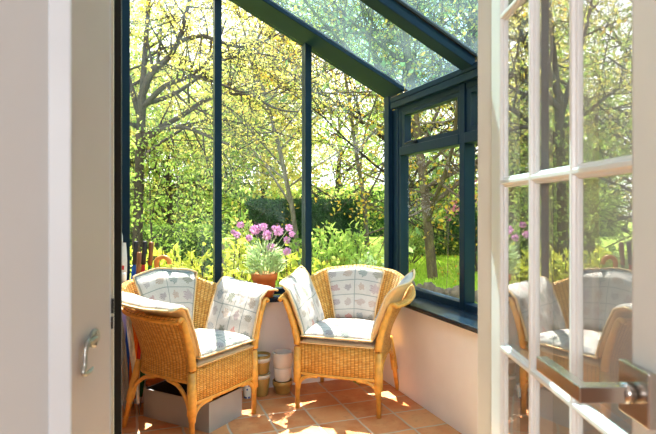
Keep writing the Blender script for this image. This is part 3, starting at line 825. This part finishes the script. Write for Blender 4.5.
fo.build('foliage', M['leaf_silver'], plant)
heads = [(254.7, 230, 1.15), (263, 226.8, .95), (267, 235, 1.2), (278.5, 231, 1.15), (289, 228, .9), (292, 234, .7), (287, 240, .85), (287, 251.5, .95), (271, 247.5, 1.0), (240.5, 225, .8), (237, 235, .8), (233, 232, .6), (249, 238, .8), (274, 228, .6)]
for k_, (hx, hyy, sc) in enumerate(heads):
    h0 = at(hx, hyy, 3.80 + rn.uniform(-.07, .06)) - pp
    st = MB().tube(crom([(h0.x * .12, h0.y * .3, .15), (h0.x * .45 + rn.uniform(-.01, .01), h0.y * .6, .15 + (h0.z - .15) * .55), (h0.x, h0.y, h0.z)], 4), .0022, 5)
    st.build('stem', M['leaf_silver'], plant)
    hm = MB(); R_ = .029 * sc
    for i in range(95):
        d = V((rn.gauss(0, 1), rn.gauss(0, 1), rn.gauss(0, 1))).normalized()
        hm.leaf(h0 + d * R_ * rn.uniform(.3, .6), d + V((rn.uniform(-.4, .4), rn.uniform(-.4, .4), rn.uniform(-.2, .4))), R_ * .75, R_ * .5, rn)
    hm.build('flower_head', M['petal'], plant)

# ------------------------------------------------------------------ umbrellas in the corner
def umbrella(foot, top, canopy, handle, label, crook=False, length=1.0, rad=.034):
    foot, top = V(foot), V(top)
    r = empty('folded_umbrella', foot); tag(r, label, 'umbrella', 'folded umbrellas in the corner')
    d = (top - foot); L = d.length
    r.rotation_mode = 'QUATERNION'; r.rotation_quaternion = d.to_track_quat('Z', 'X')
    MB().tube([(0, 0, 0.0), (0, 0, .10), (0, 0, L - .02)], [.003, .0045, .0045], 8).build('shaft', M['steel'], r, smooth=True)
    cb = MB(); n = 14; lv = 12
    for i in range(lv + 1):
        t = i / lv; z = .07 + t * (L - .07 - .15); rr = rad * (math.sin(PI * min(1, t * .62 + .12)) ** .8) * (1 - .45 * max(0, t - .72) / .28)
        for k in range(n * 2):
            a = 2 * PI * k / (n * 2) + t * 1.1; q = rr * (1 if k % 2 else .72); cb.vert((q * math.cos(a), q * math.sin(a), z))
    m_ = n * 2
    for i in range(lv):
        for k in range(m_): k2 = (k + 1) % m_; cb.face((i * m_ + k, i * m_ + k2, (i + 1) * m_ + k2, (i + 1) * m_ + k))
    cb.face(tuple(range(m_))[::-1]); cb.face(tuple(lv * m_ + k for k in range(m_)))
    cb.build('folded_canopy', canopy, r)
    hb = MB()
    if crook:
        pts = [(0, 0, L - .16), (0, 0, L - .05)] + [(.045 * (1 - math.cos(a)), 0, L - .05 + .036 * math.sin(a)) for a in [PI * i / 9 for i in range(1, 10)]] + [(.092, 0, L - .066)]
        hb.tube(pts, .0155, 10)
    else: hb.tube([(0, 0, L - .155), (0, 0, L - .15), (0, 0, L - .09), (0, 0, L - .01), (0, 0, L)], [.009, .015, .0135, .0165, .012], 10)
    hb.build('handle', handle, r, smooth=True)
    return r
umbrella((-.05, 3.62, 0), at(136, 241, 3.44), M['nylon_blue'], M['black_grip'], 'blue folded umbrella with a black handle standing behind the armchair', rad=.026)
umbrella((.0, 3.64, 0), at(145, 241, 3.47), M['nylon_red'], M['black_grip'], 'red folded umbrella with a black handle standing behind the armchair', rad=.026)
umbrella((.045, 3.665, 0), at(151.5, 242, 3.505), M['nylon_green'], M['brown_handle'], 'green folded umbrella with a straight brown handle', rad=.022)
umbrella((.215, 3.665, 0), (.142, 3.70, .985), M['nylon_green'], M['wood_handle'], 'folded umbrella with an orange wooden crook handle', True, rad=.020)
umbrella((-.02, 3.568, 0), at(139.5, 252, 3.40), M['nylon_orange'], M['brown_handle'], 'orange folded umbrella behind the armchair', rad=.024)
umbrella((.04, 3.535, 0), (-.058, 3.513, .90), M['nylon_white'], M['nylon_white'], 'slim white folded umbrella leaning across the corner', rad=.018)
umbrella((-.03, 3.485, 0), (-.125, 3.50, .92), M['nylon_grey'], M['black_grip'], 'grey folded umbrella nearest the black door post', rad=.036)
# white bag with a red stripe hanging at the left
bg = MB(); hb0 = at(125, 240, 3.30)
NI, NJ = 8, 10
for sgn in (1, -1):
    for i in range(NI + 1):
        for j in range(NJ + 1):
            u_, v_ = i / NI, j / NJ
            w_ = .06 + .035 * math.sin(PI * (1 - v_) * .8)
            bulge = .028 * math.sin(PI * u_) * math.sin(PI * min(1, v_ * .9 + .1)) + .006 * noise.noise(V((u_ * 5, v_ * 6, sgn)))
            bg.vert((hb0.x - .035 + (u_ - .5) * w_, hb0.y + .10 + sgn * bulge - u_ * .05, hb0.z - .02 - v_ * .36))
B1 = (NI + 1) * (NJ + 1)
for off, fl_ in ((0, False), (B1, True)):
    for i in range(NI):
        for j in range(NJ):
            a = off + i * (NJ + 1) + j; f = (a, a + 1, a + NJ + 2, a + NJ + 1); bg.f.append(f[::-1] if fl_ else f)
bag = bg.build('cloth_bag', M['nylon_white'], smooth=True)
tag(bag, 'white cloth bag hanging beside the black door post', 'bag')
bag['label'] = 'white cloth bag with a red patch hanging by the umbrella handles'
pt = MB()
pc = V((hb0.x - .035, hb0.y + .035, hb0.z - .17))
pt.prism([(pc.x - .03, pc.z - .014), (pc.x + .028, pc.z - .02), (pc.x + .03, pc.z + .006), (pc.x - .03, pc.z + .012)], 1, pc.y - .0, pc.y + .012)
pt.build('red_patch', M['nylon_red'], bag)
MB().tube(crom([hb0 + V((-.05, .1, -.03)), hb0 + V((-.045, .1, .03)), hb0 + V((-.035, .1, .05)), hb0 + V((-.02, .1, .03)), hb0 + V((-.018, .1, -.03))], 4), .004, 6).build('strap', M['nylon_white'], bag)

# ------------------------------------------------------------------ garden
GZ = -.25
gr = MB().box((-40, 4.0, GZ - .2), (60, 70, GZ)); gr.box((2.06, -25, GZ - .2), (60, 4.0, GZ))
struct('ground', gr, M['lawn'], 'green garden lawn outside the glazing', 'lawn')
rg = random.Random(99)
def rv(r): return V((r.gauss(0, 1), r.gauss(0, 1), r.gauss(0, 1))).normalized()
def grow(B, L, p, d, length, r, lvl, rn, P):
    """one branch and what grows from it"""
    n = 5 if lvl < 2 else 3
    pts = [p.copy()]; rad = [r]; q = p.copy(); dd = d.normalized()
    for i in range(n):
        dd = (dd + rv(rn) * P['wob'] + V((0, 0, P['up'][min(lvl, 3)]))).normalized()
        q = q + dd * (length / n); pts.append(q.copy()); rad.append(r * (1 - .72 * (i + 1) / n))
    B.tube(pts, rad, (7, 5, 4, 3, 3)[min(lvl, 4)], False)
    sprout(B, L, pts, rad, length, lvl, rn, P)
def sprout(B, L, pts, rad, length, lvl, rn, P):
    n = len(pts) - 1
    if lvl >= P['lv']:
        for _ in range(P['nl']):
            k = rn.uniform(.15, 1) * n; i = min(int(k), n - 1); q = pts[i].lerp(pts[i + 1], k - i)
            L.leaf(q + rv(rn) * P['spread'] * rn.random(), rv(rn) + V((0, 0, -.15)), P['ls'] * rn.uniform(.6, 1.25), P['ls'] * rn.uniform(.4, .7), rn)
        return
    nb = P['nb'][min(lvl, len(P['nb']) - 1)]
    for j in range(nb):
        k = (P.get('lo', .25) + (1 - P.get('lo', .25)) * (j + rn.random()) / nb) * n; i = min(int(k), n - 1)
        q = pts[i].lerp(pts[i + 1], k - i); ax = (pts[i + 1] - pts[i]).normalized()
        sd = ax.cross(rv(rn)).normalized()
        dn = (ax * rn.uniform(.35, .8) + sd * rn.uniform(.7, 1.1))
        grow(B, L, q, dn, length * rn.uniform(.42, .68), max(rad[i] * rn.uniform(.42, .6), .005), lvl + 1, rn, P)
def tree(name, loc, h, r, mat, bmat, P, label, seed, limbs=None, lean=(0, 0, 1), group='garden trees'):
    rn = random.Random(seed); root = empty(name, loc); tag(root, label, 'tree', group)
    B, L = MB(), MB()
    if limbs:
        for lp in limbs:
            pts = crom([V(q[:3]) - V(loc) for q in lp], 4); n = len(pts) - 1
            r0, r1 = lp[0][3], lp[-1][3]; rad = [(r0 + (r1 - r0) * i / n) * .62 for i in range(n + 1)]
            B.tube(pts, rad, 8, False)
            ln = sum((pts[i + 1] - pts[i]).length for i in range(n))
            if r0 < .12: sprout(B, L, pts, rad, ln * .55, 1, rn, P)
    else:
        grow(B, L, V((0, 0, -.02)), V(lean), h, r, 0, rn, P)
    B.build('trunk', bmat, root, smooth=True)
    L.build('foliage', mat, root)
    return root
# the big spreading oak at the left
def at4(px, py, d, r): p = at(px, py, d); return (p.x, p.y, p.z, r)
D = 9.0
ob = at(137, 300, 9.3); ob.z = GZ
limbs = [
    [(ob.x, ob.y, GZ, .145), at4(138, 215, 9.3, .13), at4(140, 150, 9.2, .125), at4(142, 95, 9.1, .12)],
    [at4(142, 95, 9.1, .105), at4(152, 72, 9.0, .09), at4(166, 60, 9.0, .085), at4(178, 42, 8.9, .08), at4(187, 10, 8.9, .05), at4(196, -30, 9.1, .035)],
    [at4(178, 42, 8.9, .07), at4(200, 36, 8.7, .06), at4(216, 40, 8.5, .06), at4(240, 47, 8.3, .05), at4(262, 42, 8.2, .03), at4(285, 30, 8.1, .015)],
    [at4(142, 108, 9.1, .085), at4(165, 86, 8.8, .07), at4(190, 76, 8.5, .06), at4(212, 56, 8.3, .04), at4(226, 20, 8.1, .02)],
    [at4(190, 76, 8.5, .05), at4(215, 82, 8.2, .045), at4(242, 92, 8.0, .03), at4(262, 88, 7.8, .012)],
    [at4(141, 138, 9.2, .085), at4(178, 118, 8.8, .06), at4(214, 96, 8.6, .05), at4(250, 96, 8.3, .04), at4(280, 110, 8.1, .03), at4(318, 112, 7.9, .012)],
    [at4(139, 150, 9.2, .08), at4(160, 130, 8.9, .06), at4(186, 128, 8.6, .05), at4(212, 138, 8.4, .04), at4(240, 150, 8.1, .02)],
    [at4(141, 120, 9.2, .09), at4(126, 70, 9.2, .07), at4(112, 20, 9.3, .05), at4(100, -40, 9.5, .02)],
    [at4(142, 98, 9.2, .09), at4(146, 40, 9.6, .07), at4(152, -20, 9.9, .05), at4(170, -80, 10.2, .03)],
    [at4(140, 128, 9.2, .08), at4(122, 118, 8.8, .06), at4(96, 95, 8.3, .03), at4(70, 80, 8.0, .015)],
    [at4(139, 160, 9.2, .06), at4(165, 140, 10.2, .05), at4(205, 120, 10.8, .04), at4(250, 125, 11.2, .03), at4(300, 140, 11.4, .012)],
    [at4(141, 105, 9.2, .08), at4(178, 92, 10.0, .06), at4(225, 60, 10.6, .04), at4(268, 55, 11.0, .03), at4(310, 70, 11.2, .012)],
]
PO = dict(lv=3, nb=(5, 12, 7), nl=7, spread=.11, ls=.050, wob=.22, up=(.0, .02, .0, -.03), lo=.2)
tree('oak_tree', (ob.x, ob.y, GZ), 0, 0, M['leaf_oak'], M['bark_dark'], PO, 'large oak with dark crooked limbs and young yellow leaves', 4, limbs)

def gp_(px, d): p = at(px, 300, d); return (p.x, p.y, GZ)
PD = dict(lv=3, nb=(13, 8, 6), nl=12, spread=.22, ls=.13, wob=.14, up=(.05, .0, .0, -.05), lo=.16)
def PV(**k): q = dict(PD); q.update(k); return q
tree('birch_tree', gp_(300, 14.0), 8.2, .075, M['leaf_yellow'], M['bark_grey'], PV(nb=(20, 9, 6), lo=.2, ls=.078, nl=14), 'golden leafed tree behind the flower pot', 12)
tree('birch_tree', gp_(368, 15.5), 8.8, .08, M['leaf_yellow'], M['bark_grey'], PV(nb=(20, 9, 6), lo=.2, ls=.078, nl=14), 'golden leafed tree behind the corner armchair', 13)
tree('maple_tree', gp_(168, 17.0), 5.0, .12, M['leaf_fresh'], M['bark_dark'], PV(nb=(16, 8, 6), lo=.12, ls=.15), 'fresh green tree behind the oak trunk', 14)
tree('maple_tree', gp_(214, 20.0), 5.2, .12, M['leaf_mid'], M['bark_dark'], PV(nb=(16, 8, 6), lo=.12, ls=.16), 'mid green tree behind the tall left mullion', 15)
tree('maple_tree', gp_(118, 18.0), 5.6, .12, M['leaf_fresh'], M['bark_dark'], PV(nb=(16, 8, 6), lo=.12, ls=.16), 'fresh green tree at the far left edge of the glazing', 16)
tree('pine_tree', gp_(433, 11.5), 9.5, .115, M['leaf_orange'], M['bark_pale'], PV(nb=(24, 9, 6), lo=.12, ls=.09, nl=10), 'amber leafed tree with a pale trunk outside the side window', 17)
tree('pine_tree', gp_(402, 14.5), 8.0, .09, M['leaf_orange'], M['bark_dark'], PV(nb=(22, 9, 6), lo=.1, ls=.10, nl=10), 'amber leafed tree half hidden by the glazing corner post', 27)
tree('pine_tree', gp_(470, 15.0), 12.5, .2, M['leaf_blue'], M['bark_dark'], PV(nb=(18, 8, 6), lo=.2, ls=.14), 'tall grey green tree seen through the glass roof', 18)
tree('pine_tree', gp_(405, 19.0), 13.5, .22, M['leaf_blue'], M['bark_dark'], PV(nb=(18, 8, 6), lo=.25, ls=.16), 'tall grey green tree above the corner of the eaves', 19)
tree('birch_tree', gp_(455, 21.0), 9.5, .17, M['leaf_fresh'], M['bark_dark'], PV(nb=(16, 8, 6), lo=.1, ls=.17), 'broad green tree behind the amber tree', 20)
tree('maple_tree', gp_(262, 23.0), 6.6, .14, M['leaf_yellow'], M['bark_dark'], PV(nb=(18, 8, 6), lo=.1, ls=.19), 'tall pale gold tree beyond the dark hedge', 21)
tree('maple_tree', gp_(335, 25.0), 8.0, .15, M['leaf_fresh'], M['bark_dark'], PV(nb=(18, 8, 6), lo=.08, ls=.2), 'tall green tree beyond the dark hedge', 22)
tree('pine_tree', gp_(530, 16.0), 12.5, .2, M['leaf_blue'], M['bark_dark'], PV(nb=(18, 8, 6), lo=.1, ls=.16), 'tall grey green tree behind the glazed door', 23)

tree('maple_tree', gp_(158, 8.4), 2.0, .03, M['leaf_fresh'], M['bark_dark'], PV(nb=(10, 7, 5), lo=.3, ls=.065, spread=.12, nl=6), 'young green tree standing in front of the oak trunk', 40)
for k_, (x, y, h_, m_, lab) in enumerate([  # out-of-view trees added so the glass reflects garden, not empty sky
    (-3.6, 11.5, 7.5, 'leaf_fresh', 'bushy green tree added only for the door pane reflections, nearest the house'),
    (-6.5, 13.5, 8.5, 'leaf_mid', 'mid green tree added for reflections, left of the bushy tree'),
    (-2.6, 16.5, 8.0, 'leaf_oak', 'yellow green tree added for reflections, behind the bushy tree'),
    (10.5, 1.5, 8.0, 'leaf_mid', 'unseen mid green tree added for reflections, east of the house beside the lawn'),
    (9.5, -9.0, 8.5, 'leaf_fresh', 'unseen fresh green tree added for reflections, behind the doorway wall'),
    (12.0, 6.0, 8.5, 'leaf_mid', 'unseen mid green tree added for reflections, east of the side window')]):
    tree('maple_tree', (x, y, GZ), h_, .13, M[m_], M['bark_dark'], PV(nb=(20, 9, 6), lo=.06, ls=.14), lab, 80 + k_)
def hedge(name, a, b, w, h, mat, label, n, ls, seed, flat=.03):
    """clipped hedge from a to b: twiggy core and a skin of leaves"""
    rn = random.Random(seed); a, b = V(a), V(b); u = (b - a); Lh = u.length; u.normalize(); s = V((-u.y, u.x, 0))
    root = empty(name, a); tag(root, label, 'hedge', 'garden hedges')
    core = MB(); k = .08
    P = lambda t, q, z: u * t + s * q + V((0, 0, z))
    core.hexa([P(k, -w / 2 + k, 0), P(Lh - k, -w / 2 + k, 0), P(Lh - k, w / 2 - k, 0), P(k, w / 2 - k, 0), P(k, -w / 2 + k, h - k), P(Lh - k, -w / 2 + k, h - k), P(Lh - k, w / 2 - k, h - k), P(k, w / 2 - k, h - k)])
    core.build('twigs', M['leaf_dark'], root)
    L = MB()
    for i in range(n):
        t = rn.random() * Lh; c = rn.random()
        if c < .62: p = P(t, -w / 2, rn.random() * h)
        elif c < .92: p = P(t, rn.uniform(-w / 2, w / 2), h)
        else: p = P(rn.choice((0, Lh)), rn.uniform(-w / 2, w / 2), rn.random() * h)
        p = p + rv(rn) * flat * rn.random() * 2
        L.leaf(p, rv(rn) + V((0, 0, .3)) - s * .2, ls * rn.uniform(.6, 1.3), ls * rn.uniform(.4, .7), rn)
    L.build('foliage', mat, root); return root
def gpt(px, d): p = at(px, 300, d); return V((p.x, p.y, GZ))
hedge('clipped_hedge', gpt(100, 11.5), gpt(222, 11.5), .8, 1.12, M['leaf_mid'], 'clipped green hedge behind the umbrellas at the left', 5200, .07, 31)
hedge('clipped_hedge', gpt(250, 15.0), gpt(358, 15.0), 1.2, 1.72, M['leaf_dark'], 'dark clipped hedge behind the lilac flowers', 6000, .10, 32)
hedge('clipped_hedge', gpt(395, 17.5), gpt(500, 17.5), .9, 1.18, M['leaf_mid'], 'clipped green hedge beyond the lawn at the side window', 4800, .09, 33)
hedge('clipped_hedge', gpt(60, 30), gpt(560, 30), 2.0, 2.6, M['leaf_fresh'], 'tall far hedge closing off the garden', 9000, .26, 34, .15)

hedge('clipped_hedge', (8.0, -24.0, GZ), (8.0, 6.0, GZ), 1.0, 3.4, M['leaf_dark'], 'unseen dark clipped hedge added for reflections, east side of the lawn', 6500, .12, 35)  # out-of-view hedge added to keep bare sky out of the pane reflections
hedge('clipped_hedge', (-9.0, 10.8, GZ), (-2.6, 11.0, GZ), .8, 1.3, M['leaf_mid'], 'unseen clipped green hedge added for the door pane reflections', 3000, .08, 36)  # added beyond the view, only to be mirrored in the glass
def shrub(name, loc, rx, ry, h, mat, n, ls, label, seed, flower=None, cat='shrub', upright=.5, group='garden shrubs'):
    rn = random.Random(seed); root = empty(name, loc); tag(root, label, cat, group)
    B, L = MB(), MB(); tips = []
    ns = 26
    for i in range(ns):
        a = rn.uniform(0, 2 * PI); q = math.sqrt(rn.random())
        tip = V((math.cos(a) * rx * q, math.sin(a) * ry * q, h * (1 - .45 * q * q) * rn.uniform(.75, 1.05)))
        pts = crom([V((tip.x * .15, tip.y * .15, 0)), V((tip.x * .6, tip.y * .6, tip.z * .5)), tip], 3)
        B.tube(pts, [.012 * (1 - .7 * k / 6) for k in range(len(pts))], 4, False); tips.append(pts)
    for i in range(n):
        pts = rn.choice(tips); k = rn.uniform(.3, 1) ** .7 * (len(pts) - 1); j = min(int(k), len(pts) - 2); p = pts[j].lerp(pts[j + 1], k - j)
        L.leaf(p + rv(rn) * .09 * rx / .5 * rn.random(), rv(rn) + V((0, 0, upright)), ls * rn.uniform(.6, 1.3), ls * rn.uniform(.3, .5), rn)
    B.build('stems', M['bark_dark'], root); L.build('foliage', mat, root)
    if flower:
        Fm = MB()
        for pts in tips:
            for _ in range(flower[1]):
                p = pts[-1] + rv(rn) * .10
                for k in range(7): Fm.leaf(p, rv(rn), .07, .055, rn)
        Fm.build('blossom', flower[0], root)
    return root
sd_ = 50
for (px, d, rx, h, mt, n, ls, lab) in [
    (134, 5.6, .34, 1.24, 'leaf_lime', 520, .12, 'lime yellow shrub just behind the umbrella handles'),
    (163, 6.0, .36, 1.16, 'leaf_lime', 480, .12, 'lime yellow shrub behind the box-side armchair back'),
    (191, 6.6, .40, 1.14, 'leaf_lime', 480, .12, 'lime yellow shrub left of the tall left mullion'),
    (229, 6.0, .36, 1.32, 'leaf_lime', 560, .11, 'lime yellow shrub left of the flower pot'),
    (248, 6.8, .40, 1.26, 'leaf_lime', 560, .11, 'lime yellow shrub directly behind the flower pot'),
    (292, 6.2, .36, 1.10, 'leaf_lime', 480, .11, 'lime yellow shrub right of the flower pot'),
    (318, 6.0, .30, 1.02, 'leaf_lime', 420, .11, 'lime yellow shrub beside the tall right mullion'),
    (330, 8.0, .55, 1.30, 'leaf_fresh', 900, .12, 'round green shrub behind the corner armchair'),
    (352, 8.6, .55, 1.28, 'leaf_fresh', 900, .12, 'round green shrub nearest the glazing corner'),
    (300, 9.0, .50, 1.20, 'leaf_mid', 800, .12, 'mid green shrub behind the lilac flowers'),
    (378, 8.0, .45, .95, 'leaf_silver', 600, .10, 'grey green shrub at the corner post'),
    (408, 14.5, .8, 1.3, 'leaf_mid', 800, .14, 'green shrub at the edge of the lawn by the corner post'),
    (243, 7.6, .22, 1.62, 'leaf_fresh', 240, .14, 'tall thin leafy stem above the lilac flowers'),
]:
    sd_ += 1
    shrub('leafy_shrub', gp_(px, d), rx, rx, h, M[mt], n, ls, lab, sd_)
shrub('rhododendron', gp_(480, 12.5), 1.0, .8, 2.3, M['leaf_dark'], 900, .16, 'pink flowering shrub at the right edge of the side window', 71, (M['pink_petal'], 3))
shrub('rhododendron', gp_(416, 19.5), 1.5, 1.2, 4.4, M['leaf_mid'], 3000, .17, 'tall dense shrub left of the amber tree trunk', 72)
shrub('rhododendron', gp_(454, 19.5), 1.5, 1.2, 4.6, M['leaf_fresh'], 3000, .17, 'tall dense shrub right of the amber tree trunk', 73)

# stones and a dry edging along the lawn
def rock(loc, r, seed, label, sz=(1, 1, .6)):
    import bmesh
    bm = bmesh.new(); bmesh.ops.create_icosphere(bm, subdivisions=3, radius=r)
    for v in bm.verts:
        k = 1 + .35 * noise.noise(v.co * (1.6 / r) + V((seed, 0, 0))) + .12 * noise.noise(v.co * (5 / r)); v.co = V((v.co.x * sz[0], v.co.y * sz[1], v.co.z * sz[2])) * k
    me = bpy.data.meshes.new('rock'); bm.to_mesh(me); bm.free(); me.materials.append(M['stone'])
    for p in me.polygons: p.use_smooth = True
    o = bpy.data.objects.new('rock', me); C.objects.link(o); o.location = V(loc) + V((0, 0, r * sz[2] * .55)); return tag(o, label, 'rock', 'garden rocks')
rock(gp_(304, 7.0), .30, 1, 'pale rock between the flower pot and the tall mullion', (1.1, 1, 1.5))
rock(gp_(196, 7.4), .30, 2, 'pale rock behind the box-side armchair', (1.5, 1, 1.3))
rn = random.Random(8)
ne = 0
for i in range(9):
    px = 398 + i * 10.5
    labs = ['first', 'second', 'third', 'fourth', 'fifth', 'sixth', 'seventh', 'eighth', 'ninth']
    rock(gp_(px, 9.6 - i * .13), .13 + rn.uniform(-.02, .03), 20 + i, f'{labs[i]} edging rock along the lawn counted from the corner post', (1.0, .8, 1.1))

# picket fence behind the flowers
fa, fb = gpt(214, 9.2), gpt(258, 9.2); fu = (fb - fa); FL = fu.length; fu.normalize()
fr_ = empty('picket_fence', fa); tag(fr_, 'low weathered picket fence behind the flower pot', 'fence')
fs = V((-fu.y, fu.x, 0))
def fbar(mb, t0, t1, q0, q1, z0, z1): 
    Q = lambda t, q, z: fu * t + fs * q + V((0, 0, z))
    mb.hexa([Q(t0, q0, z0), Q(t1, q0, z0), Q(t1, q1, z0), Q(t0, q1, z0), Q(t0, q0, z1), Q(t1, q0, z1), Q(t1, q1, z1), Q(t0, q1, z1)])
for z in (.3, .72):
    mb = MB(); fbar(mb, 0, FL, .02, .05, z, z + .06); mb.build('rail', M['old_wood'], fr_)
t = 0.02
while t < FL:
    mb = MB(); fbar(mb, t, t + .055, 0, .018, 0, .92); mb.build('picket', M['old_wood'], fr_); t += .105
# grass blades over the visible lawn
gb = MB(); rn = random.Random(3)
for i in range(9000):
    px = rn.uniform(395, 492); d = rn.uniform(8.0, 17.0); p = at(px, 300, d); p.z = GZ
    gb.leaf(p + V((rn.uniform(-.1, .1), rn.uniform(-.1, .1), -.01)), V((rn.uniform(-.4, .4), rn.uniform(-.4, .4), 1)), rn.uniform(.05, .11), .022, rn)
for i in range(3000):
    px = rn.uniform(115, 395); d = rn.uniform(6.0, 12.0); p = at(px, 300, d); p.z = GZ
    gb.leaf(p, V((rn.uniform(-.4, .4), rn.uniform(-.4, .4), 1)), rn.uniform(.06, .13), .022, rn)
tag(gb.build('grass', M['grass']), 'short bright grass of the lawn', 'grass', kind='stuff')

# ------------------------------------------------------------------ light
SUN = V((.06, .50, 1.0)).normalized()
sl = bpy.data.lights.new('sun', 'SUN'); sl.energy = 12.0; sl.angle = math.radians(.35); sl.color = (1, .94, .82)
so = bpy.data.objects.new('sun', sl); C.objects.link(so); so.rotation_mode = 'QUATERNION'; so.rotation_quaternion = SUN.to_track_quat('Z', 'Y')
so.location = (0, 10, 14)
al = bpy.data.lights.new('room_fill_light', 'AREA'); al.shape = 'DISK'; al.size = .9; al.energy = 30; al.color = (.93, .965, 1)  # fill lamp added behind the camera to brighten the doorway wall; no window there
ao = bpy.data.objects.new('room_fill_light', al); C.objects.link(ao); ao.location = (-1.2, -2.4, 1.6); ao.rotation_euler = (PI / 2, 0, 0)
w = bpy.data.worlds.new('sky'); S.world = w; w.use_nodes = True
nt = w.node_tree; nt.nodes.clear(); g = G(nt)
tc = g.n('ShaderNodeTexCoord').outputs['Generated']
zz = g.n('ShaderNodeSeparateXYZ', i_0=tc).outputs[2]
cl = g.noise(tc, 3.0, 5, .6)
skyc = g.ramp(g.m('ADD', zz, g.m('MULTIPLY', g.m('SUBTRACT', cl, .5), .6)), [(0.0, (1, 1, 1)), (.4, (.93, .965, 1)), (1.0, (.66, .83, 1))])
bgk = g.n('ShaderNodeBackground', i_Color=skyc, i_Strength=2.0)
wo = nt.nodes.new('ShaderNodeOutputWorld'); nt.links.new(bgk.outputs[0], wo.inputs[0])
S.view_settings.view_transform = 'Standard'; S.view_settings.look = 'None'; S.view_settings.gamma = 1; S.view_settings.exposure = 1.18
S.cycles.transparent_max_bounces = 24; S.cycles.max_bounces = 10; S.cycles.diffuse_bounces = 5; S.cycles.glossy_bounces = 5
S.cycles.sample_clamp_indirect = 6.0; S.cycles.caustics_reflective = False; S.cycles.caustics_refractive = False
